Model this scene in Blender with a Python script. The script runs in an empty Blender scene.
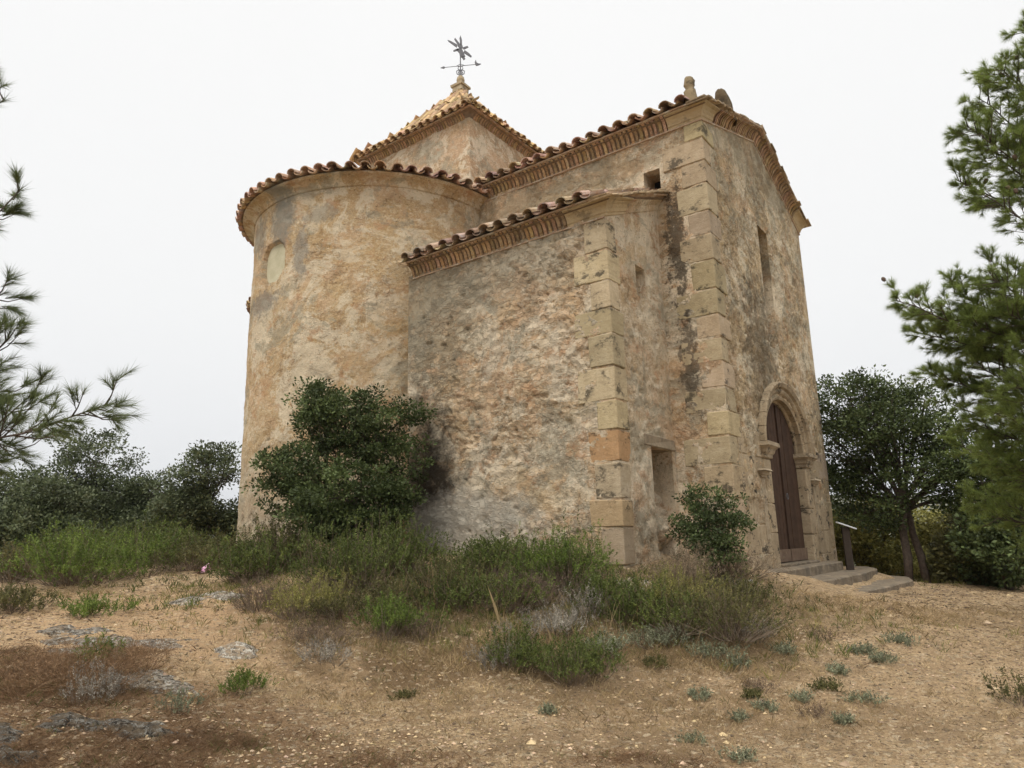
import bpy, bmesh, math, random
import numpy as np
from mathutils import Vector, Matrix
R_ = math.radians
rng = np.random.default_rng(7)
random.seed(7)
scn = bpy.context.scene
col = scn.collection

# ------------------------------------------------------------------ camera
FPX, PITCH, ROLL = 707.3, R_(12.5), R_(-1.4)
CAM = np.array([0.0, 0.0, 1.6])
_f = np.array([0, math.cos(PITCH), math.sin(PITCH)])
_r0 = np.array([1.0, 0, 0]); _u0 = np.cross(_r0, _f)
_r = _r0*math.cos(ROLL) + _u0*math.sin(ROLL)
_u = -_r0*math.sin(ROLL) + _u0*math.cos(ROLL)
cd = bpy.data.cameras.new('camera'); cam = bpy.data.objects.new('camera', cd); col.objects.link(cam)
cd.sensor_width = 36; cd.lens = FPX/1024*36; cd.clip_start = 0.05; cd.clip_end = 8000
cam.matrix_world = Matrix(((_r[0], _u[0], -_f[0], CAM[0]), (_r[1], _u[1], -_f[1], CAM[1]), (_r[2], _u[2], -_f[2], CAM[2]), (0, 0, 0, 1)))
scn.camera = cam

# ------------------------------------------------------------------ world, sun, exposure
SUN_EL, SUN_AZ = 52, 215       # azimuth clockwise from +Y: behind the camera, to its left
w = bpy.data.worlds.new('World'); scn.world = w; w.use_nodes = True
nt = w.node_tree; nt.nodes.clear()
N = nt.nodes.new; L = nt.links.new
sky = N('ShaderNodeTexSky'); sky.sky_type = 'NISHITA'; sky.sun_disc = False
sky.sun_elevation = R_(SUN_EL); sky.sun_rotation = R_(SUN_AZ); sky.dust_density = 4
bg1 = N('ShaderNodeBackground'); bg1.inputs[1].default_value = 0.05; L(sky.outputs[0], bg1.inputs[0])
# the overcast cloud layer: even at low elevations, brighter towards the zenith
tc = N('ShaderNodeTexCoord'); sep = N('ShaderNodeSeparateXYZ'); L(tc.outputs['Generated'], sep.inputs[0])
rmp = N('ShaderNodeValToRGB'); L(sep.outputs[2], rmp.inputs[0])
e = rmp.color_ramp.elements
e[0].position = 0.0; e[0].color = (.84, .85, .87, 1)
e[1].position = 1.0; e[1].color = (4.0, 3.95, 3.8, 1)
for p_, c_ in ((.12, (.91, .915, .925, 1)), (.3, (.965, .965, .96, 1)), (.70, (1.0, .995, .985, 1)), (.80, (1.9, 1.88, 1.82, 1))):
    k = e.new(p_); k.color = c_
nz = N('ShaderNodeTexNoise'); nz.inputs['Scale'].default_value = 1.6; nz.inputs['Detail'].default_value = 3; L(tc.outputs['Generated'], nz.inputs[0])
mr = N('ShaderNodeMapRange'); mr.inputs[3].default_value = .97; mr.inputs[4].default_value = 1.03; L(nz.outputs[0], mr.inputs[0])
bg2 = N('ShaderNodeBackground'); L(rmp.outputs[0], bg2.inputs[0]); L(mr.outputs[0], bg2.inputs[1])
mx = N('ShaderNodeMixShader'); mx.inputs[0].default_value = .93; L(bg1.outputs[0], mx.inputs[1]); L(bg2.outputs[0], mx.inputs[2])
wo = N('ShaderNodeOutputWorld'); L(mx.outputs[0], wo.inputs[0])
sd = bpy.data.lights.new('sun', 'SUN'); sd.energy = 1.5; sd.angle = R_(24); sd.color = (1, .95, .87)
sun = bpy.data.objects.new('sun', sd); col.objects.link(sun)
az, el = R_(SUN_AZ), R_(SUN_EL)
sv = Vector((math.sin(az)*math.cos(el), math.cos(az)*math.cos(el), math.sin(el)))
sun.rotation_euler = sv.to_track_quat('Z', 'Y').to_euler(); sun.location = (0, 0, 30)
scn.view_settings.view_transform = 'Standard'; scn.view_settings.look = 'None'
scn.view_settings.exposure = 0.06; scn.view_settings.gamma = 1; scn.view_settings.use_curve_mapping = False

# ------------------------------------------------------------------ helpers
def ray(px, py):
    d = _f*FPX + _r*(px-512) - _u*(py-384); return d/np.linalg.norm(d)
def at(px, py, dist):
    """point at a horizontal distance from the camera along a sight line"""
    d = ray(px, py); return CAM + d*(dist/math.hypot(d[0], d[1]))
def _hash(i, j, k, s):
    h = (i*374761393 + j*668265263 + k*2147483647 + s*974634777) & 0x7fffffff
    h = ((h ^ (h >> 13))*1274126177) & 0x7fffffff
    return ((h ^ (h >> 16)) & 0xffff)/65535.0
def vn(x, y, z=0, s=0):
    x, y, z = np.broadcast_arrays(np.asarray(x, float), np.asarray(y, float), np.asarray(z, float))
    i, j, k = np.floor(x).astype(np.int64), np.floor(y).astype(np.int64), np.floor(z).astype(np.int64)
    a, b, c = x-i, y-j, z-k
    a, b, c = a*a*(3-2*a), b*b*(3-2*b), c*c*(3-2*c)
    o = 0
    for di in (0, 1):
        for dj in (0, 1):
            for dk in (0, 1):
                o = o + _hash(i+di, j+dj, k+dk, s)*(a if di else 1-a)*(b if dj else 1-b)*(c if dk else 1-c)
    return o*2-1
def fbm(x, y, z=0, s=0, o=4):
    x, y, z = np.asarray(x, float), np.asarray(y, float), np.asarray(z, float)
    v, a = 0, 1.
    for i in range(o):
        v = v + a*vn(x*2**i+i*7.3, y*2**i+i*3.1, z*2**i, s+i); a *= .5
    return v
def nrm(v): return v/np.maximum(np.linalg.norm(v, axis=-1, keepdims=True), 1e-9)

def tag(o, label=None, cat=None, group=None, kind=None):
    if label: o['label'] = label
    if cat: o['category'] = cat
    if group: o['group'] = group
    if kind: o['kind'] = kind
    return o
def empty(name, loc, rz=0, **k):
    o = bpy.data.objects.new(name, None); col.objects.link(o); o.location = loc; o.rotation_euler.z = rz
    o.empty_display_size = .2
    return tag(o, **k)
def link(name, me, mat, parent=None, smooth=False):
    o = bpy.data.objects.new(name, me); col.objects.link(o)
    for m_ in (mat if isinstance(mat, (list, tuple)) else [mat]): me.materials.append(m_)
    if parent: o.parent = parent
    me.polygons.foreach_set('use_smooth', np.full(len(me.polygons), bool(smooth)))
    return o
class MB:
    """collects vertices, faces and a tone per vertex; build() links ONE mesh object"""
    def __init__(s): s.v, s.f, s.c, s.n = [], [], [], 0
    def add(s, V, F, c=1.0):
        V = np.asarray(V, float).reshape(-1, 3)
        s.v.append(V)
        for f in (F if isinstance(F, list) else [F]):
            f = np.asarray(f, np.int64)
            if f.size: s.f.append(f + s.n)
        c = np.asarray(c, float)
        if c.ndim == 0: c = np.full((len(V), 3), float(c))
        elif c.ndim == 1 and len(c) == 3 and len(V) != 3: c = np.tile(c, (len(V), 1))
        elif c.ndim == 1: c = np.repeat(c[:, None], 3, 1)
        s.c.append(c); s.n += len(V)
    def mesh(s, name):
        me = bpy.data.meshes.new(name)
        V = np.concatenate(s.v); me.vertices.add(len(V)); me.vertices.foreach_set('co', V.ravel())
        loops = np.concatenate([f.ravel() for f in s.f]); tot = np.concatenate([np.full(len(f), f.shape[1]) for f in s.f])
        me.loops.add(len(loops)); me.loops.foreach_set('vertex_index', loops.astype(np.int32))
        me.polygons.add(len(tot)); st = np.concatenate([[0], np.cumsum(tot)[:-1]])
        me.polygons.foreach_set('loop_start', st.astype(np.int32)); me.polygons.foreach_set('loop_total', tot.astype(np.int32))
        me.update(calc_edges=True); me.validate()
        ca = me.color_attributes.new('Col', 'FLOAT_COLOR', 'POINT')
        C = np.ones((len(V), 4)); C[:, :3] = np.concatenate(s.c); ca.data.foreach_set('color', C.ravel())
        return me
    def build(s, name, mat, parent=None, smooth=False, bevel=0):
        me = s.mesh(name)
        if bevel:
            b = bmesh.new(); b.from_mesh(me); bmesh.ops.recalc_face_normals(b, faces=b.faces)
            bmesh.ops.bevel(b, geom=b.edges[:], offset=bevel, segments=1, affect='EDGES', profile=.6, clamp_overlap=True)
            b.to_mesh(me); b.free()
        return link(name, me, mat, parent, smooth)
    def box(s, lo, hi, c=1.0, jit=0, axes=None, org=(0, 0, 0)):
        lo, hi = np.array(lo, float), np.array(hi, float)
        V = np.array([[(lo, hi)[i][0], (lo, hi)[j][1], (lo, hi)[k][2]] for i in (0, 1) for j in (0, 1) for k in (0, 1)])
        if jit: V = V + rng.uniform(-jit, jit, V.shape)
        if axes is not None: V = V @ np.array(axes) + np.array(org)
        s.add(V, np.array([[0, 1, 3, 2], [4, 6, 7, 5], [0, 4, 5, 1], [2, 3, 7, 6], [0, 2, 6, 4], [1, 5, 7, 3]]), c)
    def prism(s, poly, a, b, c=1.0):
        """poly (n,3) extruded from +a to +b (vectors)"""
        P = np.asarray(poly, float); n = len(P)
        V = np.concatenate([P+a, P+b]); i = np.arange(n); j = (i+1) % n
        s.add(V, [np.stack([i, j, j+n, i+n], 1), i[::-1][None], (i+n)[None]], c)
    def tube(s, pts, rad, seg=6, c=1.0):
        pts = np.asarray(pts, float); rad = np.broadcast_to(rad, len(pts))
        t = nrm(np.gradient(pts, axis=0)); a = np.cross(t, [0.31, .22, .93]); a = nrm(a); b = np.cross(t, a)
        th = np.arange(seg)/seg*2*np.pi
        V = pts[:, None]+rad[:, None, None]*(a[:, None]*np.cos(th)[None, :, None]+b[:, None]*np.sin(th)[None, :, None])
        n = len(pts); i = np.arange(n-1)[:, None]*seg; k = np.arange(seg)[None]; k2 = (k+1) % seg
        F = np.stack([i+k, i+k2, i+seg+k2, i+seg+k], -1).reshape(-1, 4)
        s.add(V, [F, np.arange(seg)[::-1][None], (np.arange(seg)+(n-1)*seg)[None]], c)
    def lathe(s, prof, centre, seg=20, c=1.0, a0=0, a1=2*np.pi, jit=0):
        """prof: list of (radius, z)"""
        full = abs(a1-a0-2*np.pi) < 1e-6
        th = np.linspace(a0, a1, seg+1)[:seg if full else seg+1]; m = len(th)
        V = np.array([[[centre[0]+r*math.cos(t), centre[1]+r*math.sin(t), centre[2]+z] for t in th] for r, z in prof])
        if jit: V = V+rng.uniform(-jit, jit, V.shape)
        n = len(prof); i = np.arange(n-1)[:, None]*m; k = np.arange(m if full else m-1)[None]; k2 = (k+1) % m
        s.add(V, np.stack([i+k, i+k2, i+m+k2, i+m+k], -1).reshape(-1, 4), c)

# ------------------------------------------------------------------ node materials
def newmat(name):
    m = bpy.data.materials.new(name); m.use_nodes = True; t = m.node_tree; t.nodes.clear()
    out = t.nodes.new('ShaderNodeOutputMaterial'); b = t.nodes.new('ShaderNodeBsdfPrincipled')
    b.inputs['Roughness'].default_value = .92; b.inputs['Specular IOR Level'].default_value = .18
    t.links.new(b.outputs[0], out.inputs[0]); return m, t, b
class G:
    """tiny node-graph helper"""
    def __init__(s, t): s.t = t; s.tc = s.t.nodes.new('ShaderNodeTexCoord'); s.o = s.tc.outputs['Object']
    def n(s, ty, **k):
        a = s.t.nodes.new(ty)
        for kk, v in k.items(): setattr(a, kk, v)
        return a
    def put(s, sock, v):
        if isinstance(v, bpy.types.NodeSocket): s.t.links.new(v, sock)
        elif v is not None: sock.default_value = (*v, 1) if isinstance(v, tuple) and len(v) == 3 and sock.type == 'RGBA' else v
    def map(s, sc=(1, 1, 1), loc=(0, 0, 0), v=None):
        m = s.n('ShaderNodeMapping'); s.put(m.inputs[0], v or s.o); m.inputs['Scale'].default_value = sc; m.inputs['Location'].default_value = loc; return m.outputs[0]
    def noise(s, scale, detail=5, rough=.6, v=None, dist=0, col=False):
        m = s.n('ShaderNodeTexNoise'); s.put(m.inputs['Vector'], v or s.o); m.inputs['Scale'].default_value = scale
        m.inputs['Detail'].default_value = detail; m.inputs['Roughness'].default_value = rough; m.inputs['Distortion'].default_value = dist
        return m.outputs[1 if col else 0]
    def vor(s, scale, v=None, feat='F1', out='Distance', rnd=1):
        m = s.n('ShaderNodeTexVoronoi', feature=feat); s.put(m.inputs['Vector'], v or s.o); m.inputs['Scale'].default_value = scale; m.inputs['Randomness'].default_value = rnd
        return m.outputs[out]
    def ramp(s, f, stops, interp='LINEAR'):
        m = s.n('ShaderNodeValToRGB'); s.put(m.inputs[0], f); m.color_ramp.interpolation = interp; e = m.color_ramp.elements
        while len(e) > 1: e.remove(e[-1])
        for i, (p, c) in enumerate(stops):
            k = e[0] if i == 0 else e.new(p)
            k.position = p; k.color = (*c, 1) if isinstance(c, tuple) else (c, c, c, 1)
        return m.outputs[0]
    def mr(s, f, a, b, c=0., d=1.):
        m = s.n('ShaderNodeMapRange'); s.put(m.inputs[0], f)
        for i, v in enumerate((a, b, c, d)): m.inputs[i+1].default_value = v
        return m.outputs[0]
    def mix(s, f, a, b, mode='MIX'):
        m = s.n('ShaderNodeMix', data_type='RGBA', blend_type=mode); s.put(m.inputs[0], f); s.put(m.inputs[6], a); s.put(m.inputs[7], b); return m.outputs[2]
    def m(s, op, a, b=None, c=None):
        q = s.n('ShaderNodeMath', operation=op); s.put(q.inputs[0], a); s.put(q.inputs[1], b); s.put(q.inputs[2], c); return q.outputs[0]
    def warp(s, amt, scale, v=None):
        c = s.noise(scale, 3, .5, v, col=True); a = s.n('ShaderNodeVectorMath', operation='SUBTRACT'); s.put(a.inputs[0], c); a.inputs[1].default_value = (.5, .5, .5)
        b = s.n('ShaderNodeVectorMath', operation='MULTIPLY_ADD'); s.put(b.inputs[0], a.outputs[0]); b.inputs[1].default_value = (amt,)*3; s.put(b.inputs[2], v or s.o); return b.outputs[0]
    def attr(s): a = s.n('ShaderNodeAttribute', attribute_name='Col'); return a.outputs[0]
    def xyz(s, v=None): a = s.n('ShaderNodeSeparateXYZ'); s.put(a.inputs[0], v or s.o); return a.outputs
    def bump(s, b, h, strength=.6, dist=.02, prev=None):
        q = s.n('ShaderNodeBump'); q.inputs['Strength'].default_value = strength; q.inputs['Distance'].default_value = dist; s.put(q.inputs['Height'], h)
        if prev: s.put(q.inputs['Normal'], prev)
        if b: s.put(b.inputs['Normal'], q.outputs[0])
        return q.outputs[0]
    def blob(s, cx, cy, cz, rx, ry, rz, soft=.5, nz=.35, nsc=1.6):
        """a soft irregular patch around a point of the surface, 1 inside 0 outside"""
        m = s.n('ShaderNodeVectorMath', operation='SUBTRACT'); s.put(m.inputs[0], s.o); m.inputs[1].default_value = (cx, cy, cz)
        d = s.n('ShaderNodeVectorMath', operation='DIVIDE'); s.put(d.inputs[0], m.outputs[0]); d.inputs[1].default_value = (rx, ry, rz)
        l = s.n('ShaderNodeVectorMath', operation='LENGTH'); s.put(l.inputs[0], d.outputs[0])
        q = s.m('ADD', l.outputs['Value'], s.mr(s.noise(nsc, 8, .78), .25, .75, nz*1.3, -nz*1.3))
        return s.mr(q, 1-soft*.5, 1+soft*.5, 1, 0)

def masonry(name, rub_stops, plast_stops, cover, stone=3.6, flat=1.7, grime=.5, patches=(), bumpd=.035, streak=0, rubble_hi=None, tone=(.94, .915, .85)):
    """rubble stones in mortar under patchy lime plaster. cover: share left plastered 0..1"""
    m, t, b = newmat(name); g = G(t)
    v = g.warp(.30, 4.0, g.map((1, 1, flat)))
    v2 = g.warp(.12, 14.0, v)
    cell = g.vor(stone, v2, out='Color'); edge = g.vor(stone, v2, 'DISTANCE_TO_EDGE')
    cell2 = g.vor(stone*2.3, v2, out='Color'); edge2 = g.vor(stone*2.3, v2, 'DISTANCE_TO_EDGE')
    cs = g.n('ShaderNodeSeparateColor'); g.put(cs.inputs[0], cell)
    cs2 = g.n('ShaderNodeSeparateColor'); g.put(cs2.inputs[0], cell2)
    small = g.m('GREATER_THAN', cs.outputs[1], .55)          # some big cells break into small stones
    key = g.m('ADD', g.m('MULTIPLY', cs.outputs[0], g.m('SUBTRACT', 1, small)), g.m('MULTIPLY', cs2.outputs[0], small))
    ed = g.m('MINIMUM', edge, g.m('ADD', g.m('MULTIPLY', edge2, .45), g.m('MULTIPLY', g.m('SUBTRACT', 1, small), 1)))
    stonec = g.ramp(key, rub_stops)
    fine = g.noise(38, 5, .7); med = g.noise(7, 5, .65); big = g.noise(.9, 5, .6, dist=.3)
    stonec = g.mix(g.mr(fine, .3, .75, 0, .45), stonec, (.60, .50, .38))
    mort = g.mr(ed, .012, .05, 1, 0)                           # mortar between stones
    rub = g.mix(g.m('MULTIPLY', mort, .75), stonec, plast_stops[0][1])
    crack = g.m('MULTIPLY', g.mr(ed, .0, .022, 1, 0), g.mr(g.noise(2.7, 3, .6), .40, .56))
    rub = g.mix(g.m('MULTIPLY', crack, .62), rub, (.07, .05, .035))
    pk = g.m('ADD', g.m('MULTIPLY', med, .45), g.m('MULTIPLY', big, .62))
    plast = g.ramp(pk, plast_stops)
    plast = g.mix(g.mr(g.noise(60, 4, .75), .42, .72, 0, .5), plast, (.24, .16, .085))
    plast = g.mix(g.mr(g.noise(15, 6, .78, g.map((1, 1, 1.3), (6, 2, 1))), .50, .60, 0, .6), plast, (.76, .65, .50))
    plast = g.mix(g.mr(g.noise(19, 6, .8, g.map((1, 1, 1.6), (1, 8, 3))), .54, .61, 0, .6), plast, (.30, .18, .085))
    plast = g.mix(g.mr(g.vor(7.5, g.warp(.25, 6)), .06, .10, .0, .0), plast, (.1, .07, .04))
    cv = g.m('ADD', g.m('MULTIPLY', g.noise(1.7, 6, .68, dist=.5), .75), g.m('MULTIPLY', g.noise(11, 4, .7), .25))
    lo = .5+(.5-cover)*.34
    mask = g.mr(cv, lo-.035, lo+.035)
    if rubble_hi is not None:                                    # plaster gone above / below a height
        z = g.xyz()[2]; mask = g.m('MULTIPLY', mask, g.mr(g.m('ADD', z, g.mr(big, .3, .7, -1, 1)), rubble_hi[0], rubble_hi[1], rubble_hi[2], rubble_hi[3]))
    base = g.mix(mask, rub, plast)
    for (o_, lo_, hi2, amt_, cc_) in (((3, 9, 2), .50, .56, .42, (.66, .46, .32)), ((7, 1, 5), .50, .54, .65, (.80, .72, .59)), ((2, 5, 11), .54, .575, .6, (.33, .31, .25)), ((12, 4, 1), .54, .60, .25, (.60, .42, .22))):
        base = g.mix(g.mr(g.noise(.95, 9, .74, g.map((1, 1, 1.15), o_), dist=.5), lo_, hi2, 0, amt_), base, cc_)
    # weathering: grey lichen film, dark runs, pale bloom
    gm = g.mr(g.noise(2.3, 8, .78, g.map((1, 1, .8), (5, 3, 1)), dist=.4), .56-.05*grime, .63, 0, min(1, 1.0*grime))
    base = g.mix(gm, base, (.19, .165, .115))
    lm = g.mr(g.noise(5.5, 6, .7, g.map((1, 1, 1), (1, 9, 4))), .58, .68, 0, .65)
    base = g.mix(lm, base, (.55, .49, .39))
    pits = g.mr(g.noise(21, 6, .8, g.map((1, 1, 1.5), (2, 5, 8))), .57, .62, 0, .8)
    base = g.mix(g.m('MULTIPLY', pits, g.mr(g.noise(3.3, 3, .6), .35, .55)), base, (.12, .08, .045))
    hi = g.mr(g.noise(13, 6, .75, g.map((1, 1, 1.6), (9, 1, 2))), .58, .68, 0, .6)
    base = g.mix(hi, base, (.74, .65, .52))
    wh = g.mr(g.noise(3.0, 8, .8, g.map((1, 1, 1.2), (2, 7, 5))), .55, .60, 0, .55)
    base = g.mix(wh, base, (.70, .61, .49))
    rd_ = g.mr(g.noise(2.4, 7, .78, g.map((1, 1, 1.2), (8, 2, 5))), .56, .63, 0, .55)
    base = g.mix(rd_, base, (.47, .25, .13))
    if streak:
        st = g.mr(g.noise(5, 6, .75, g.map((1.3, 1.3, .6), (3, 3, 0))), .5, .64, 0, streak)
        base = g.mix(st, base, (.12, .095, .065))
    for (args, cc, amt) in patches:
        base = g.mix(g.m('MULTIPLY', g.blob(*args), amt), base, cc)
    base = g.mix(1, base, tone, 'MULTIPLY')
    g.put(b.inputs['Base Color'], base)
    h = g.m('ADD', g.m('MULTIPLY', g.m('MINIMUM', ed, .09), g.m('MULTIPLY', g.m('SUBTRACT', 1.12, mask), 6)), g.m('ADD', g.m('MULTIPLY', g.noise(16, 6, .75), 1.1), g.m('MULTIPLY', med, .5)))
    n1 = g.bump(None, h, .85, bumpd)
    g.bump(b, g.noise(42, 5, .8), .8, .014, n1)
    return m
def ashlar(name, stops, dark=.6, amp=.5):
    """dressed sandstone; the tone of each block comes from its vertices"""
    m, t, b = newmat(name); g = G(t)
    n1 = g.noise(3.2, 6, .65, dist=.4); n2 = g.noise(26, 5, .75)
    c = g.ramp(g.m('ADD', g.m('MULTIPLY', n1, .65), g.m('MULTIPLY', n2, .35)), stops)
    c = g.mix(1, c, g.attr(), 'MULTIPLY')
    bed = g.noise(4, 4, .6, g.map((1, 1, 7)))
    c = g.mix(g.mr(bed, .5, .72, 0, .35), c, (.22, .16, .09))
    c = g.mix(g.mr(g.noise(17, 6, .8, g.map((1, 1, 1), (3, 1, 1))), .54, .64, 0, .3), c, (.25, .18, .105))
    c = g.mix(g.mr(g.noise(9, 6, .8, g.map((1, 1, 1), (3, 8, 1))), .55, .66, 0, .2), c, (.60, .51, .37))
    blk = g.mr(g.noise(2.6, 7, .74, g.map((1, 1, 1.5), (7, 2, 4))), .55, .62, 0, dark)
    c = g.mix(blk, c, (.045, .038, .028))
    g.put(b.inputs['Base Color'], c)
    pit = g.mr(g.vor(34), 0, .35)
    g.bump(b, g.m('ADD', g.m('MULTIPLY', n2, 1), g.m('ADD', g.m('MULTIPLY', n1, .8), g.m('MULTIPLY', pit, .3))), amp, .018)
    return m
def simple(name, c1, c2, scale=12, bump=.4, dist=.01, rough=.9, use_attr=True, metal=0, lichen=None):
    m, t, b = newmat(name); g = G(t)
    n = g.noise(scale, 6, .68)
    c = g.mix(g.mr(n, .3, .7), c1, c2)
    if lichen: c = g.mix(g.mr(g.noise(scale*.6, 7, .75, g.map((1, 1, 1), (4, 4, 4))), .5, .62, 0, lichen[1]), c, lichen[0])
    if use_attr: c = g.mix(1, c, g.attr(), 'MULTIPLY')
    g.put(b.inputs['Base Color'], c); b.inputs['Roughness'].default_value = rough; b.inputs['Metallic'].default_value = metal
    if bump: g.bump(b, g.m('ADD', n, g.m('MULTIPLY', g.noise(scale*6, 4, .7), .5)), bump, dist)
    return m
def leafmat(name, stops, trans=.25, rough=.6, scale=None):
    m, t, b = newmat(name); g = G(t)
    geo = g.n('ShaderNodeNewGeometry')
    k = g.m('ADD', g.m('MULTIPLY', geo.outputs['Random Per Island'], .5), g.m('MULTIPLY', g.mr(g.noise(scale or 1.6, 3, .6), .3, .7), .5))
    c = g.mix(1, g.ramp(k, stops), g.attr(), 'MULTIPLY')
    g.put(b.inputs['Base Color'], c); b.inputs['Roughness'].default_value = rough; b.inputs['Specular IOR Level'].default_value = .25
    tr = g.n('ShaderNodeBsdfTranslucent'); g.put(tr.inputs[0], c)
    mxs = g.n('ShaderNodeMixShader'); mxs.inputs[0].default_value = trans; t.links.new(b.outputs[0], mxs.inputs[1]); t.links.new(tr.outputs[0], mxs.inputs[2])
    out = [n for n in t.nodes if n.type == 'OUTPUT_MATERIAL'][0]; t.links.new(mxs.outputs[0], out.inputs[0])
    return m

ZB = 1.1     # world height of the building's base; its own z starts there
M = {}
OCH = (.50, .335, .185)
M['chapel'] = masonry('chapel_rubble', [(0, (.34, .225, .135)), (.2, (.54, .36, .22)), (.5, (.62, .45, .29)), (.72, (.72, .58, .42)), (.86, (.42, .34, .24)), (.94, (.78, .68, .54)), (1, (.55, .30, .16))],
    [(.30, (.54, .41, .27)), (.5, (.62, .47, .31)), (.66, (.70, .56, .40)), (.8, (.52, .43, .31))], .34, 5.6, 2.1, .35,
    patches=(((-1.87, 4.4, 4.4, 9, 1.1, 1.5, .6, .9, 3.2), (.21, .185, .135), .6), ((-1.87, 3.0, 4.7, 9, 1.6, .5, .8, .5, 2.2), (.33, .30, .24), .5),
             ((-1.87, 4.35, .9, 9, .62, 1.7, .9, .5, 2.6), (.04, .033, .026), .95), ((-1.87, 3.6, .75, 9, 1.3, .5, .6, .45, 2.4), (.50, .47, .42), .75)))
M['apse'] = masonry('apse_plaster', [(0, (.34, .22, .12)), (.4, (.50, .335, .18)), (.7, (.56, .40, .25)), (1, (.44, .27, .15))],
    [(.30, (.47, .31, .16)), (.45, (.56, .39, .215)), (.58, (.62, .465, .29)), (.72, (.66, .53, .38))], .70, 4.6, 1.7, .12, bumpd=.03, tone=(.85, .825, .75),
    patches=(((-2.7, 7.4, 6.75, 1.3, .30, .7, .5, .6, 3.5), (.24, .24, .23), .7), ((-2.6, 8.3, 6.6, 1.3, .35, .4, .5, .7, 4.5), (.25, .24, .22), .6), ((-2.7, 8.0, 5.1, 1.2, .55, .25, .5, .7, 5), (.22, .21, .20), .65), ((-2.7, 6.9, 5.95, 1.2, .15, .5, .5, .7, 5), (.27, .26, .25), .6), ((-2.7, 6.5, 6.6, 1.2, .35, .18, .5, .8, 5), (.27, .26, .24), .5),
             ((-2, 8.6, .6, 3, 3, 1.3, .9, .3, 2), (.50, .44, .36), .5)))
M['nave'] = masonry('nave_plaster', [(0, (.32, .21, .12)), (.3, (.48, .31, .18)), (.6, (.55, .40, .26)), (.85, (.42, .33, .23)), (1, (.50, .26, .15))],
    [(.30, (.45, .31, .18)), (.45, (.55, .38, .23)), (.6, (.64, .48, .32)), (.75, (.72, .60, .45))], .55, 3.6, 1.8, .55, patches=(((0, .58, 5.2, .5, .16, .9, .5, 1.1, 7), (.05, .04, .03), .8), ((0, .52, 3.2, .5, .14, .8, .5, 1.1, 7), (.06, .045, .032), .7), ((0, 2.8, 6.9, .5, 2.6, .3, .6, 1.1, 4), (.26, .22, .155), .5)))
M['chapel_side'] = masonry('chapel_side_plaster', [(0, (.32, .21, .12)), (.3, (.50, .30, .17)), (.6, (.55, .38, .24)), (1, (.50, .24, .12))],
    [(.30, (.52, .37, .22)), (.45, (.60, .46, .31)), (.6, (.66, .55, .42)), (.75, (.70, .60, .47))], .72, 3.6, 1.4, .25, streak=.25)
M['facade'] = masonry('facade_plaster', [(0, (.30, .215, .125)), (.4, (.42, .31, .20)), (.75, (.52, .42, .30)), (1, (.34, .26, .17))],
    [(.30, (.42, .31, .18)), (.45, (.53, .40, .25)), (.6, (.62, .49, .33)), (.78, (.68, .57, .42))], .5, 6.5, 1.0, .35, tone=(1.0, .975, .89), bumpd=.045, streak=.3, patches=(((2.0, 0, 3.6, .7, .5, 1.3, .6, 1.0, 4), (.09, .07, .045), .6), ((3.0, 0, 7.6, 3, .5, .5, .6, .8, 3), (.25, .21, .15), .5)))
M['cupola'] = masonry('cupola_plaster', [(0, (.34, .22, .14)), (.5, (.46, .31, .2)), (1, (.5, .36, .25))],
    [(.30, (.42, .28, .17)), (.48, (.50, .34, .22)), (.62, (.54, .40, .27)), (.78, (.36, .31, .24))], .8, 4, 1.5, .6, bumpd=.02)
M['quoin'] = ashlar('sandstone_blocks', [(.3, (.30, .235, .15)), (.5, (.42, .335, .215)), (.7, (.51, .42, .29))], .8, .7)
M['portal'] = ashlar('portal_sandstone', [(.3, (.25, .195, .13)), (.5, (.38, .305, .21)), (.7, (.50, .42, .31))], .95, .9)
M['cove'] = ashlar('cornice_stone', [(.3, (.36, .27, .15)), (.5, (.45, .34, .20)), (.7, (.50, .40, .25))], .45)
M['rib'] = simple('cornice_brick', (.34, .22, .12), (.50, .38, .23), 14, .5, .01, lichen=((.12, .09, .06), .5))
M['gap'] = simple('cornice_mortar', (.14, .10, .065), (.24, .17, .11), 10, .4)
M['tile'] = simple('clay_tile', (.30, .195, .13), (.52, .38, .26), 9, .5, .008, lichen=((.52, .48, .39), .9))
M['tile_grey'] = simple('grey_clay_tile', (.27, .19, .13), (.48, .38, .27), 9, .5, .008, lichen=((.40, .39, .33), .85))
M['tile_pale'] = simple('lichened_clay_tile', (.42, .29, .15), (.60, .47, .29), 9, .5, .008, lichen=((.24, .19, .13), .6))
M['slab'] = simple('coping_slab', (.30, .22, .14), (.47, .38, .26), 9, .7, .02, lichen=((.10, .085, .065), .7))
M['wood'] = simple('door_wood', (.042, .024, .016), (.085, .050, .032), 6, .6, .008, rough=.8)
M['wood_pale'] = simple('door_board_wood', (.12, .08, .055), (.20, .14, .10), 9, .5, .006, rough=.8)
M['lintel'] = simple('lintel_timber', (.20, .16, .115), (.38, .31, .22), 10, .6, .01)
M['creamy'] = simple('niche_plaster', (.42, .385, .26), (.54, .50, .36), 4, .4, .02)
M['iron'] = simple('vane_iron', (.10, .10, .11), (.19, .19, .20), 20, .1, .003, rough=.6, metal=.4)
M['dark'] = simple('painted_hole_shade', (.012, .010, .008), (.02, .017, .014), 5, 0)  # near-black colour standing in for shade deep in the wall hole
M['step'] = simple('step_stone', (.15, .12, .085), (.31, .25, .18), 6, 1, .05, lichen=((.11, .10, .085), .6))
m_, t_, b_ = newmat('lichen_rock'); g = G(t_)
c_ = g.ramp(g.noise(11, 7, .8), [(.36, (.12, .10, .08)), (.46, (.28, .24, .19)), (.56, (.44, .39, .32)), (.68, (.62, .57, .49))])
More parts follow.
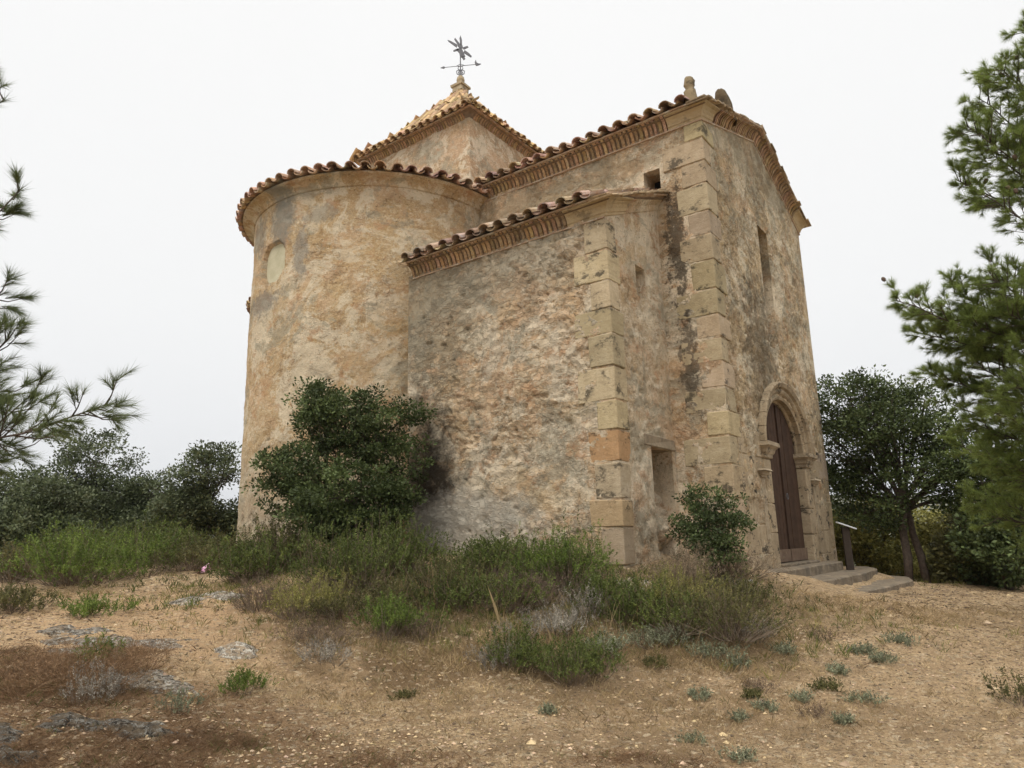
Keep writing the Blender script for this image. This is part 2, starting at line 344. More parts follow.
c_ = g.mix(g.mr(g.noise(4.5, 7, .78, g.map((1, 1, 1), (3, 3, 3))), .47, .55, 0, .8), c_, (.33, .24, .15))
c_ = g.mix(g.mr(g.noise(18, 6, .8, g.map((1, 1, 1), (1, 3, 3))), .50, .56, 0, .85), c_, (.045, .038, .03))
c_ = g.mix(g.mr(g.noise(26, 6, .8, g.map((1, 1, 1), (6, 3, 1))), .54, .58, 0, .8), c_, (.68, .65, .57))
c_ = g.mix(1, c_, g.attr(), 'MULTIPLY'); g.put(b_.inputs['Base Color'], c_)
g.bump(b_, g.m('ADD', g.noise(11, 7, .8), g.m('MULTIPLY', g.vor(16), .6)), 1, .07); M['rock'] = m_
M['post'] = simple('dark_post', (.035, .026, .02), (.06, .045, .035), 12, .3, .004, rough=.8)
M['panel'] = simple('panel_face', (.62, .65, .68), (.70, .72, .74), 5, 0, rough=.35)
M['bark'] = simple('bark', (.055, .042, .033), (.13, .10, .08), 14, .9, .02)
M['twig'] = simple('twigs', (.12, .09, .065), (.22, .17, .12), 14, .4, .01)

# ------------------------------------------------------------------ ground
A_ = R_(53.65)
U = np.array([-math.sin(A_), math.cos(A_)]); W = np.array([math.cos(A_), math.sin(A_)])
MX, MY = 3.228, 10.516
def wl(x, y): return np.array([MX, MY]) + W*x + U*y       # building plan -> world plan
_cp = [(0, 0, 0), (0, -6, 0), (8, -4, -.1), (-8, -4, .3), (-3, 3, .28), (3, 3, .04), (0, 4.5, .15), (6, 4, .1), (-3, 5, .55), (-6, 6, .85), (-1, 6.6, .42), (-4, 8.6, 1.0), (-7, 9.5, 1.12),
       (1.2, 6.4, .27), (3.5, 6.5, .33), (6, 7, .38), (10, 7, .4), (12, 12, .5), (8.5, 11, .55), (11, 16, .45), (0.2, 7.4, .52), (2.2, 7.8, .62), (1.0, 8.7, 1.02), (3.4, 8.8, .72), (5.2, 9.6, .66), (-1.6, 8.4, .95), (-2.4, 10, 1.28)]
for (x, y, z) in ((0, 0, 1.16), (-1.87, .9, 1.22), (-1.87, 3, 1.35), (-2.7, 7, 1.42), (-2, 10, 1.45), (0, 12, 1.45), (2.9, 6, 1.4), (5.8, 0, .95), (5.8, 6, 1.3), (3, -2.8, .55), (9, 4, .9), (3, 14, 1.3)):
    p = wl(x, y); _cp.append((p[0], p[1], z))
for (x, y, z) in ((2.9, -1.7, .60), (1.2, -1.5, .70), (.2, -1.0, .88), (4.6, -1.9, .56), (6.6, -1.2, .58), (7, 1, .6), (-1, -.6, .92)):
    p = wl(x, y); _cp.append((p[0], p[1], z))
_cp += [(-14, 10, 1.2), (-14, 2, .8), (-14, 20, 1.2), (-6, 18, 1.5), (16, 5, .3), (16, 14, .3), (8, 22, .5), (0, 28, 1.0), (14, 24, 0), (-12, 30, .8), (-25, 15, .6), (25, 10, 0), (0, -15, -.2)]
_cp = np.array(_cp)
def _k(r2): return .5*r2*np.log(r2+1e-9)
_Q = _cp[:, :2]; _n = len(_Q)
_K = _k(((_Q[:, None]-_Q[None])**2).sum(-1)) + np.eye(_n)*.15
_Pm = np.c_[np.ones(_n), _Q]
_sol = np.linalg.solve(np.block([[_K, _Pm], [_Pm.T, np.zeros((3, 3))]]), np.concatenate([_cp[:, 2], np.zeros(3)]))
OUTC = []     # rock outcrops lift the ground (x, y, rx, ry, h)
def ground_z(x, y, fine=True):
    x = np.atleast_1d(np.asarray(x, float)); y = np.atleast_1d(np.asarray(y, float))
    xc, yc = np.clip(x, -26, 26), np.clip(y, -16, 31)
    r2 = (xc[..., None]-_Q[:, 0])**2 + (yc[..., None]-_Q[:, 1])**2
    z = _k(r2)@_sol[:_n] + _sol[_n] + xc*_sol[_n+1] + yc*_sol[_n+2]
    d = np.hypot(x-1, y-8)
    far = np.clip((d-24)/60, 0, 1); far = far*far*(3-2*far)
    z = z*(1-far) + (-14 + 3*vn(x/90, y/90, 0, 9))*far
    # hills across the valley
    h = np.clip((y-650)/900, 0, 1); h = h*h*(3-2*h)
    z = z + h*(62 + 30*fbm(x/520+3, y/900, 0, 21, 4) + 25*np.sin(x/700+1.2))
    if fine:
        nf = np.clip(1-(d-20)/30, 0, 1)
        z = z + nf*(.03*fbm(x*.9, y*.9, 0, 3, 3) + .018*fbm(x*5, y*5, 0, 5, 3))
    return z
def ground_hit(px, py):
    d = ray(px, py); t = np.arange(2.5, 90, .04); p = CAM+d*t[:, None]
    k = 0
    for a in range(0, len(t), 220):
        b = p[a:a+220, 2] < ground_z(p[a:a+220, 0], p[a:a+220, 1])
        if b.any(): return p[a+int(np.argmax(b))]
    return p[-1]
def gaxis(lo, hi, near0, near1, step, grow=1.09):
    a = list(np.arange(near0, near1, step)); s = step; x = a[-1]
    while x < hi: s *= grow; x += s; a.append(x)
    s = step; x = near0; b = []
    while x > lo: s *= grow; x -= s; b.append(x)
    return np.array(b[::-1]+a)
gx = gaxis(-3500, 3500, -8, 13, .055); gy = gaxis(-60, 4200, 2.2, 13, .055)
GX, GY = np.meshgrid(gx, gy)
GZ = np.concatenate([ground_z(GX[i:i+40].ravel(), GY[i:i+40].ravel()) for i in range(0, len(gy), 40)]).reshape(GX.shape)
m_, t_, b_ = newmat('ground_earth'); g = G(t_)
n1 = g.noise(.55, 6, .62); n2 = g.noise(4, 6, .68); n3 = g.noise(55, 4, .75); n4 = g.noise(190, 3, .7)
sand = g.ramp(g.m('ADD', g.m('MULTIPLY', n2, .5), g.m('MULTIPLY', n3, .5)), [(.34, (.20, .14, .085)), (.44, (.42, .31, .195)), (.54, (.58, .445, .29)), (.66, (.72, .59, .42))])
peb = g.vor(60, out='Color'); pe = g.n('ShaderNodeSeparateColor'); g.put(pe.inputs[0], peb)
sand = g.mix(g.m('MULTIPLY', g.m('GREATER_THAN', pe.outputs[0], .5), .6), sand, g.ramp(pe.outputs[1], [(0, (.12, .085, .055)), (.45, (.44, .33, .22)), (1, (.85, .74, .58))]))
litter = g.ramp(n3, [(.3, (.055, .036, .022)), (.5, (.13, .085, .05)), (.7, (.24, .16, .095))])
lit = g.mr(g.m('ADD', g.m('MULTIPLY', g.noise(1.2, 6, .7, g.map((1, 1, 1), (8, 2, 0))), .7), g.m('MULTIPLY', n3, .3)), .50, .62, 0, .6)
base = g.mix(lit, sand, litter)
mot = g.mr(g.noise(9, 6, .78, g.map((1, 1, 1), (1, 6, 2))), .50, .62, 0, .6)
base = g.mix(mot, base, (.13, .095, .052))
base = g.mix(g.mr(g.noise(24, 5, .8, g.map((1, 1, 1), (4, 6, 2))), .54, .64, 0, .6), base, (.56, .46, .32))
base = g.mix(g.mr(g.noise(16, 5, .8, g.map((1, 1, 1), (4, 1, 7))), .57, .66, 0, .7), base, (.075, .055, .032))
def gblob(px, py, rx, ry, cc, amt, soft=.8, nz=.5):
    global base
    p = ground_hit(px, py); base = g.mix(g.m('MULTIPLY', g.blob(p[0], p[1], p[2], rx, ry, 3, soft, nz, 2.2), amt), base, cc)
# bare trodden path, red pine-needle litter and darker ground below the bushes
gblob(170, 620, 1.9, 1.5, (.60, .42, .27), .6); gblob(320, 660, 1.6, .8, (.55, .40, .26), .5)
gblob(900, 640, 4, 2.6, (.58, .44, .30), .4); gblob(650, 710, 2.2, .8, (.52, .39, .26), .35)
gblob(60, 720, 2.0, 1.0, (.17, .095, .052), .6); gblob(250, 745, 1.2, .6, (.20, .125, .07), .5); gblob(640, 760, .9, .5, (.20, .135, .08), .4)
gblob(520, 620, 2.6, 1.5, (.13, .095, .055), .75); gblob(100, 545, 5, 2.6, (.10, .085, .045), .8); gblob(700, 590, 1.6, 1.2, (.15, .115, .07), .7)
gblob(345, 545, 2.2, 1.5, (.07, .055, .033), .8)  # darker around the foot of the large oak bush
gblob(440, 672, 1.1, .35, (.15, .10, .055), .7, 1.0, .9); gblob(600, 700, 1.6, .4, (.20, .14, .085), .5, 1.0, .9); gblob(760, 735, 1.8, .45, (.20, .145, .09), .5, 1.0, .9); gblob(230, 590, .8, .3, (.25, .17, .10), .6, 1.0, .9)
geo = g.n('ShaderNodeNewGeometry')
dd = g.n('ShaderNodeVectorMath', operation='LENGTH'); g.put(dd.inputs[0], g.o)
base = g.mix(g.mr(dd.outputs['Value'], 21, 34), base, g.mix(g.mr(g.noise(.03, 6, .7), .35, .65), (.055, .075, .035), (.10, .105, .06)))
g2 = g.vor(27, g.warp(.05, 20), out='Color'); g3 = g.n('ShaderNodeSeparateColor'); g.put(g3.inputs[0], g2)
base = g.mix(g.m('MULTIPLY', g.m('GREATER_THAN', g3.outputs[0], .84), .6), base, g.ramp(g3.outputs[1], [(0, (.10, .075, .05)), (1, (.72, .62, .48))]))
base = g.mix(1, base, (1.08, 1.0, .875), 'MULTIPLY')
g.put(b_.inputs['Base Color'], base)
nb = g.bump(None, g.m('ADD', g.m('MULTIPLY', n3, .7), g.m('ADD', g.m('MULTIPLY', g.noise(14, 6, .75), 1.2), g.m('MULTIPLY', n4, .4))), 1, .045)
g.bump(b_, g.mr(g.vor(60), 0, .5, 1, 0), .7, .02, nb)
mb = MB(); ny, nx = GX.shape; ii = np.arange(ny-1)[:, None]*nx+np.arange(nx-1)[None]
mb.add(np.stack([GX, GY, GZ], -1), np.stack([ii, ii+1, ii+nx+1, ii+nx], -1).reshape(-1, 4))
tag(mb.build('ground', m_, smooth=True), kind='structure')

# ------------------------------------------------------------------ the hermitage
H = empty('stone_hermitage', (MX, MY, ZB), A_, label='ochre stone hermitage with round apse, side chapel, tiled roofs and arched brown door', cat='chapel')
def off(V): V = np.array(V, float); V[..., 2] -= ZB; return V
class BB(MB):
    def add(s, V, F, c=1.0): super().add(off(V), F, c)
def cut_axis(a0, a1, step, cuts):
    xs = [a0]+sorted(c for c in cuts if a0 < c < a1)+[a1]; out = []
    for p, q in zip(xs[:-1], xs[1:]): out += list(np.linspace(p, q, max(1, int(round((q-p)/step)))+1)[:-1])
    return np.array(out+[a1])
def cells(a, z, sc, seed):
    # jittered cells: (random per cell, distance to the nearest joint, distance to the centre)
    a = a*sc; z = z*sc*1.6; a = a+.35*fbm(a*.8, z*.8, 0, seed+1, 3); z = z+.35*fbm(a*.8, z*.8, 5, seed+2, 3)
    i, j = np.floor(a).astype(np.int64), np.floor(z).astype(np.int64); f1 = np.full(a.shape, 9.); f2 = f1.copy(); rd = np.zeros(a.shape)
    for di in (-1, 0, 1):
        for dj in (-1, 0, 1):
            cx, cy = i+di, j+dj; d = np.hypot(cx+_hash(cx, cy, 0*cx, seed)-a, cy+_hash(cx, cy, 0*cx+1, seed)-z); q = _hash(cx, cy, 0*cx+2, seed)
            nw = d < f1; f2 = np.where(nw, f1, np.minimum(f2, d)); rd = np.where(nw, q, rd); f1 = np.where(nw, d, f1)
    return rd, f2-f1, f1
def relief(a, z, seed, rub=1.0, pits=1.0, sc=3.6):
    '''how far a rough wall stands out of its plane: stones proud of worn joints, and holes'''
    r1, e1, _ = cells(a, z, sc, seed); r2, e2, _ = cells(a, z, sc*2.1, seed+50); r3, _, c3 = cells(a, z, 4.2, seed+90)
    pl = np.clip((fbm(a*.9, z*.9, 0, seed+4, 5)+.05)*5, 0, 1)              # 1 where plaster still covers the stones
    st = (np.clip(e1, 0, .16)/.16-1)*.022+(r1-.5)*.022+(np.clip(e2, 0, .2)/.2-1)*.012+(r2-.5)*.012
    h = st*rub*(1-.8*pl)+.008*pl+.006*fbm(a*9, z*11, 0, seed+8, 3)+.004*fbm(a*24, z*26, 0, seed+9, 2)
    h = h-pits*np.where(r3 > .86, .045*np.clip(1-c3/(.10+.16*(r3-.86)/.14), 0, 1)**.6, 0)
    return h
def panel(mb, org, ax, nr, a0, a1, z0, z1, holes=(), top=None, amp=.016, seed=1, arch=None, step=.07, back=None, rel=None):
    """wall sheet: plan point org + ax*a, outward normal nr; holes (a0,a1,z0,z1,depth)"""
    org, ax, nr = (np.array(q, float) for q in (org, ax, nr))
    ca = [c for h in holes for c in h[:2]]; cz = [c for h in holes for c in h[2:4]]
    aa = cut_axis(a0, a1, step, ca); zz = cut_axis(z0, z1, step, cz)
    A, Z = np.meshgrid(aa, zz)
    if top: Z = np.minimum(Z, top(A))
    P = org[None, None]+A[..., None]*ax
    wob = amp*fbm(A*1.3+seed*9, Z*1.3, 0, seed, 4) + amp*.6*fbm(A*6, Z*8, 0, seed+40, 2)
    fade = np.clip(np.minimum(A-a0, a1-A)/.75, 0, 1)**1.3; fad2 = np.clip(np.minimum(A-a0, a1-A)/.3, 0, 1)
    for h in holes:
        if len(h) > 4:
            dx = np.maximum(np.maximum(h[0]-A, A-h[1]), 0); dz = np.maximum(np.maximum(h[2]-Z, Z-h[3]), 0); fade = np.minimum(fade, np.clip(np.hypot(dx, dz)/.12, 0, 1)); fad2 = np.minimum(fad2, np.clip(np.hypot(dx, dz)/.05, 0, 1))
    wob = wob*fade
    if rel: wob = wob+relief(A, Z, seed, *rel)*fad2
    P = P + wob[..., None]*nr
    V = np.concatenate([P[..., :2], Z[..., None]], -1)
    nz_, na = A.shape; i = np.arange(nz_-1)[:, None]*na+np.arange(na-1)[None]
    F = np.stack([i, i+1, i+na+1, i+na], -1).reshape(-1, 4)
    cA = (A[:-1, :-1]+A[1:, 1:]).ravel()/2; cZ = (Z[:-1, :-1]+Z[1:, 1:]).ravel()/2
    keep = np.ones(len(F), bool)
    for h in holes: keep &= ~((cA > h[0]) & (cA < h[1]) & (cZ > h[2]) & (cZ < h[3]))
    if arch: keep &= ~(((np.abs(cA-arch[0]) < arch[1]) & (cZ < arch[2])) | (np.hypot(cA-arch[0], (cZ-arch[2])/.8) < arch[1]))
    if top: keep &= (Z[1:, :-1]-Z[:-1, :-1]).ravel() > 1e-4
    mb.add(V, F[keep])
    for h in holes:                                   # reveals
        if len(h) > 4 and h[4]:
            q = [(h[0], h[2]), (h[1], h[2]), (h[1], h[3]), (h[0], h[3])]; dp = h[4]; sp = h[5] if len(h) > 5 else 0
            qi = [(h[0]+sp, h[2]+sp), (h[1]-sp, h[2]+sp), (h[1]-sp, h[3]-sp), (h[0]+sp, h[3]-sp)]
            V = [[*(org+ax*a)[:2], z] for a, z in q]+[[*(org+ax*a-nr*dp)[:2], z] for a, z in qi]
            mb.add(V, np.array([[0, 1, 5, 4], [1, 2, 6, 5], [2, 3, 7, 6], [3, 0, 4, 7]]))
X_, Y_, nX, nY = (1, 0, 0), (0, 1, 0), (-1, 0, 0), (0, -1, 0)
EAVE, APEX = 8.35, 9.33
gtop = lambda a: EAVE+.05+(APEX-EAVE)*(1-np.abs(a-2.9)/2.9)
DC, DR, SPR = 2.95, 1.08, 3.12        # door centre, half width, springing
WIN = (2.62, 3.18, 5.0, 7.42, .5)
f_ = BB(); panel(f_, (0, 0, 0), X_, nY, 0, 5.85, .3, 9.4, [WIN], gtop, seed=2, arch=(DC, DR+.10, SPR), step=.032, rel=(.8, 1.0, 5.0))
f_.build('facade_wall', M['facade'], H, True)
p_ = BB(); panel(p_, (0, .5, 0), X_, nY, WIN[0]-.02, WIN[1]+.02, WIN[2]-.02, WIN[3]+.02, seed=8); o = p_.build('window', M['gap'], H)
HOLE = (.78, 1.08, 7.36, 7.74, .45)
s_ = BB(); panel(s_, (0, 0, 0), Y_, nX, 0, 5.3, .3, 8.4, [HOLE], seed=3, step=.035, rel=(.7, .8, 3.6)); panel(s_, (0, 0, 0), Y_, nX, 5.3, 10.5, .3, 8.4, seed=3)
panel(s_, (5.85, 0, 0), Y_, X_, 0, 10.5, .3, 8.4, seed=5); panel(s_, (0, 10.5, 0), X_, Y_, 0, 5.85, .3, 9.4, top=gtop, seed=6)
s_.build('nave_wall', M['nave'], H, True)
p_ = BB(); p_.box((.44, HOLE[0]-.05, HOLE[2]-.05), (.5, HOLE[1]+.05, HOLE[3]+.05)); p_.build('opening_shade_plate', M['dark'], H)  # dark plate closing the hole; its colour paints the shade inside
# side chapel
CX, CY0, CY1, CE = -1.87, .88, 4.86, 6.18
c_ = BB(); panel(c_, (CX, 0, 0), Y_, nX, CY0, CY1, .3, CE+.05, seed=11, amp=.022, step=.03, rel=(1.25, 1.2, 3.8)); c_.build('side_chapel_wall', M['chapel'], H, True)
stop = lambda a: CE+.05+.8*(a-CX)/1.87
DW = (-.84, -.12, .9, 2.9, .5)
SW = (-.98, -.66, 5.22, 5.72, .32, .05)
c_ = BB(); panel(c_, (0, CY0, 0), X_, nY, CX, 0, .3, 7.1, [DW, SW], stop, seed=12, amp=.02, step=.035, rel=(.8, .6, 3.6))
panel(c_, (0, CY1, 0), X_, Y_, CX, 0, .3, 7.1, [], stop, seed=13)
c_.build('side_chapel_wall', M['chapel_side'], H, True)
p_ = BB(); panel(p_, (0, CY0+.32, 0), X_, nY, SW[0]-.02, SW[1]+.02, SW[2]-.02, SW[3]+.02); p_.build('blind_window', M['creamy'], H)
# rough stone blocking the little side doorway, timber lintel over it
p_ = BB(); aa = np.linspace(DW[0]-.02, DW[1]+.02, 26); zz = np.linspace(DW[2], DW[3]+.02, 56); A, Z = np.meshgrid(aa, zz)
dep = .12+.26*np.clip((Z-1.9)/.8, 0, 1)+.11*fbm(A*3.4, Z*3, 0, 31, 4)-relief(A, Z, 77, 2.5, .5, 4)
V = np.stack([A, CY0+dep, Z], -1); i = np.arange(55)[:, None]*26+np.arange(25)[None]
p_.add(V, np.stack([i, i+1, i+27, i+26], -1).reshape(-1, 4)); p_.build('blocked_doorway', M['chapel'], H, True)
p_ = BB(); p_.box((DW[0]-.24, CY0-.035, DW[3]), (DW[1]+.10, CY0+.3, DW[3]+.16), jit=.022); p_.build('lintel', M['lintel'], H, bevel=.012)
# apses
def arc_wall(mb, cx, cy, r, z0, z1, a0, a1, hole=None, seed=1, amp=.02, stp=.07):
    n = int(r*(a1-a0)/stp); th = np.linspace(a0, a1, n)
    if hole: stp = .036; th = cut_axis(a0, a1, stp/r, hole[:2])
    zz = cut_axis(z0, z1, stp, hole[2:4] if hole else [])
    T, Z = np.meshgrid(th, zz); rr = r + amp*fbm(np.cos(T)*3+seed, np.sin(T)*3, Z*1.1, seed, 4)
    if hole: rr = rr+relief(T*r, Z, seed, .5, .55, 3.6)*np.clip((z1-Z)/.3, 0, 1)
    if hole:
        tcn = (hole[0]+hole[1])/2; hw = (hole[1]-hole[0])/2*r; dx = (T-tcn)*r
        zs = hole[3]-hw
        zc_ = (hole[2]+hole[3])/2; ins = (np.abs(dx/hw)**2.5+np.abs((Z-zc_)/((hole[3]-hole[2])/2))**2.5) <= 1.0
        e_ = np.clip(1-np.maximum(np.abs(dx)/hw, 0)**8, 0, 1)
        rr = np.where(ins, r-.10, rr)
    V = np.stack([cx+rr*np.cos(T), cy+rr*np.sin(T), Z], -1); m = len(th); i = np.arange(len(zz)-1)[:, None]*m+np.arange(m-1)[None]
    mb.add(V, np.stack([i, i+1, i+m+1, i+m], -1).reshape(-1, 4))
AX, AY, AR, AH = 0.0, 7.5, 2.76, 8.22
NT = (R_(168.5), R_(184.5), 6.55, 7.38)
a_ = BB(); arc_wall(a_, AX, AY, AR, .3, AH+.05, R_(88), R_(272), None, 4)
APSE_OBJ = None
# ---- cornices
def sweep(mb, path, prof, c=1.0, closed=False, cjit=None):
    P = np.array(path, float); n = len(P); d = nrm(np.diff(P[:, :2], axis=0)); rn = np.stack([d[:, 1], -d[:, 0]], 1)
    m = np.zeros((n, 2)); m[0] = rn[0]; m[-1] = rn[-1]
    for i in range(1, n-1): m[i] = (rn[i-1]+rn[i])/(1+rn[i-1]@rn[i])
    pr = np.array(prof); k = len(pr)
    V = np.concatenate([P[:, None, :2]+m[:, None]*pr[None, :, :1], np.broadcast_to((P[:, 2:3]+pr[None, :, 1])[..., None], (n, k, 1))], -1)
    i = np.arange(n-1)[:, None]*k; j = np.arange(k)[None]; j2 = (j+1) % k
    mb.add(V, [np.stack([i+j, i+j2, i+k+j2, i+k+j], -1).reshape(-1, 4), np.arange(k)[None], (np.arange(k)[::-1]+(n-1)*k)[None]], c)
COVE = [(-.05, 0), (.03, 0), (.035, .05), (.06, .07), (.075, .13), (.115, .20), (.18, .255), (.25, .275), (.265, .28), (.265, .315), (-.05, .315)]
GAPP = [(-.05, .02), (.0, .02), (.02, .12), (.06, .19), (.12, .24), (.22, .262), (.22, .29), (-.05, .29)]
PLATE = [(-.05, .317), (.31, .317), (.315, .352), (-.05, .352)]
THIN = [(-.03, -.035), (.028, -.035), (.028, -.004), (-.03, -.004)]
CS = .68
COVE, GAPP, PLATE = [[(a*CS, z*CS) for a, z in q] for q in (COVE, GAPP, PLATE)]
THIN = [(a, z*.7) for a, z in THIN]
def ribs(mb, p0, p1, prof, gap=.088, wd=.052, skip=0.):
    p0, p1 = np.array(p0, float), np.array(p1, float); d = p1-p0; Ln = np.linalg.norm(d); d /= Ln
    h = nrm(np.array([d[0], d[1]])); nr = np.array([h[1], -h[0]]); s = skip
    while s < Ln-skip-.04:
        wj = wd*random.uniform(.8, 1.15); o = random.uniform(-.012, .008); tone = random.uniform(.62, 1.15)
        q = p0+d*(s+random.uniform(-.006, .006))
        poly = [[q[0]+nr[0]*(a+(o if a > 0 else 0)), q[1]+nr[1]*(a+(o if a > 0 else 0)), q[2]+z] for a, z in prof]
        mb.prism(poly, np.zeros(3), d*wj, (tone, tone*random.uniform(.85, 1.0), tone*random.uniform(.75, 1.0)))
        s += gap*random.uniform(.92, 1.08)
def corner_cove(path): b = BB(); sweep(b, path, COVE); return b
E_ = EAVE
nave_path = [(0, 10.5, E_), (0, 0, E_), (2.925, 0, APEX), (5.85, 0, E_), (5.85, 10.5, E_)]
g_ = BB(); sweep(g_, nave_path, GAPP); g_.build('cornice_backing', M['gap'], H)
g_ = BB(); sweep(g_, [(x, y, z+.0) for x, y, z in nave_path], PLATE); sweep(g_, nave_path, THIN); g_.build('cornice_plate', M['tile'], H)
def rp(x): return (x, 0, E_+(APEX-E_)*(1-abs(x-2.925)/2.925))
for (pa, pb_, gp) in (((0, 4.9, E_), (0, .55, E_), .088), (rp(.5), rp(2.925), .10), (rp(2.925), rp(5.3), .10), ((5.85, .5, E_), (5.85, 10.4, E_), .10)):
    r_ = BB(); ribs(r_, pa, pb_, COVE, gp); r_.build('ribbed_cornice', M['rib'], H)
k_ = BB(); sweep(k_, [(0, .56, E_), (0, 0, E_), rp(.5)], COVE); k_.build('cornice_corner', M['cove'], H); k_ = BB(); sweep(k_, [rp(5.35), (5.85, 0, E_), (5.85, .5, E_)], COVE); k_.build('cornice_corner', M['cove'], H)
ch_path = [(CX, CY1-.13, CE), (CX, CY0, CE), (0, CY0, CE+.8)]
g_ = BB(); sweep(g_, ch_path, GAPP); g_.build('cornice_backing', M['gap'], H)
g_ = BB(); sweep(g_, ch_path, PLATE); sweep(g_, ch_path[:2], THIN); g_.build('cornice_plate', M['tile'], H)
r_ = BB(); ribs(r_, (CX, CY1-.13, CE), (CX, CY0+.62, CE), COVE, .085); r_.build('ribbed_cornice', M['rib'], H)
k_ = BB(); sweep(k_, [(CX, CY0+.62, CE), (CX, CY0, CE), (CX+.62, CY0, CE+.8*.62/1.87)], COVE)
k_.build('cornice_corner', M['cove'], H)
k_ = BB(); sweep(k_, [(CX+.63, CY0, CE+.8*.63/1.87), (0, CY0, CE+.8)], [(-.05, .01), (.02, .01), (.05, .10), (.13, .19), (.14, .214), (-.05, .214)]); k_.build('rendered_cornice', M['chapel_side'], H)
# apse cornice (plain cream cove)
ACOVE = [(0, -.02), (.03, -.02), (.035, .01), (.06, .05), (.11, .09), (.18, .12), (.25, .135), (.255, .165), (0, .165)]
def ring(mb, cx, cy, r, z, prof, a0, a1, n=90):
    th = np.linspace(a0, a1, n); mb.add(np.array([[[cx+(r+o)*math.cos(t), cy+(r+o)*math.sin(t), z+h] for o, h in prof] for t in th]),
        np.stack([(np.arange(n-1)[:, None]*len(prof)+np.arange(len(prof)-1)[None]+q).ravel() for q in (0, 1, len(prof)+1, len(prof))], -1))
# ---- clay tiles
def tiles(mb, P, S, Aa, Nn, Lh, r0, r1, flip=False, tone=None, th=.016, seg=6):
    """barrel tiles at P (n,3); S up-slope, Aa across, Nn normal"""
    n = len(P); t = np.linspace(0, np.pi, seg+1); sgn = -1 if flip else 1
    def arc(r, y): return np.stack([np.cos(t)*r, np.full(seg+1, y), sgn*np.sin(t)*r*(.72 if flip else .85)], -1)
    T = np.concatenate([arc(r0, 0), arc(r0-th, 0), arc(r1, Lh), arc(r1-th, Lh)])
    T = T[None]*rng.uniform(.93, 1.07, (n, 1, 1))*np.array([1, 1, 1])
    V = P[:, None] + T[..., :1]*Aa[:, None] + T[..., 1:2]*S[:, None] + T[..., 2:]*Nn[:, None]
    m = seg+1; i = np.arange(seg)
    F1 = np.concatenate([np.stack([i, i+1, 2*m+i+1, 2*m+i], 1), np.stack([m+i, 3*m+i, 3*m+i+1, m+i+1], 1), np.stack([i, m+i, m+i+1, i+1], 1)])
    F = (F1[None]+(np.arange(n)*4*m)[:, None, None]).reshape(-1, 4)
    if tone is None: tone = rng.uniform(.6, 1.25, n)
    c = np.repeat(np.stack([tone, tone*rng.uniform(.82, 1.0, n), tone*rng.uniform(.75, 1.0, n)], -1), 4*m, 0)
    mb.add(V.reshape(-1, 3), F, c)
def jv(v, n, a): v = np.broadcast_to(np.array(v, float), (n, 3)); return nrm(v+rng.normal(0, a, (n, 3)))
def slope_tiles(mb, e0, e1, up, run, spacing=.285, tl=.40, exp=.30, lim=None, r=.105, jit=.02, lift=.02):
    """rows of tiles from the eave line e0-e1 up the slope vector up (unit) for length run"""
    e0, e1, up = (np.array(q, float) for q in (e0, e1, up)); a = e1-e0; Ln = np.linalg.norm(a); a /= Ln; nn = np.cross(a, up)
    if nn[2] < 0: nn = -nn
    cols = np.arange(spacing/2, Ln, spacing); rows = np.arange(0, run, exp)
    for k, rr in enumerate(rows):
        for fl in (True, False):
            cc = cols if not fl else np.arange(0, Ln+.01, spacing)
            keep = np.array([True if lim is None else lim(c, rr, Ln) for c in cc], bool)
            if not keep.any(): continue
            c = cc[keep]; n = len(c)
            P = e0+np.outer(c, a)+up*(rr+(0 if fl else -.02))+rng.normal(0, jit*.5, (n, 3))*[1, 1, .5]+nn*((.08 if fl else .075)+lift)
            tiles(mb, P, jv(up+nn*.045, n, jit), jv(a, n, jit), jv(nn, n, jit), tl, r if not fl else r*.86, (r*.84 if not fl else r*.95), fl)
def uv(x, z): v = np.array([x, 0, z]); return v/np.linalg.norm(v)
SL = (APEX-EAVE)/2.925
t_n = BB()
slope_tiles(t_n, (-.29, 10.6, E_+.185), (-.29, .12, E_+.185), uv(1, SL), 3.4)
slope_tiles(t_n, (6.14, 10.6, E_+.185), (6.14, .12, E_+.185), uv(-1, SL), 3.4)
t_n.add([(-.22, .0, E_+.245), (-.22, 10.6, E_+.245), (2.925, 10.6, APEX+.32), (2.925, 0, APEX+.32), (6.07, 0, E_+.245), (6.07, 10.6, E_+.245)], np.array([[0, 1, 2, 3], [3, 2, 5, 4]]), .5)
t_n.build('nave_roof', M['tile'], H)
t_c = BB(); sc = .8/1.87
slope_tiles(t_c, (CX-.28, CY1-.1, CE+.18), (CX-.28, CY0+.05, CE+.18), uv(1, sc), 2.3, spacing=.29)
t_c.add([(CX-.22, CY0-.12, CE+.24), (CX-.22, CY1-.1, CE+.24), (0, CY1-.1, CE+.24+2.09*sc), (0, CY0-.12, CE+.24+2.09*sc)], np.array([[0, 1, 2, 3]]), .5)
t_c.build('side_chapel_roof', M['tile_grey'], H)
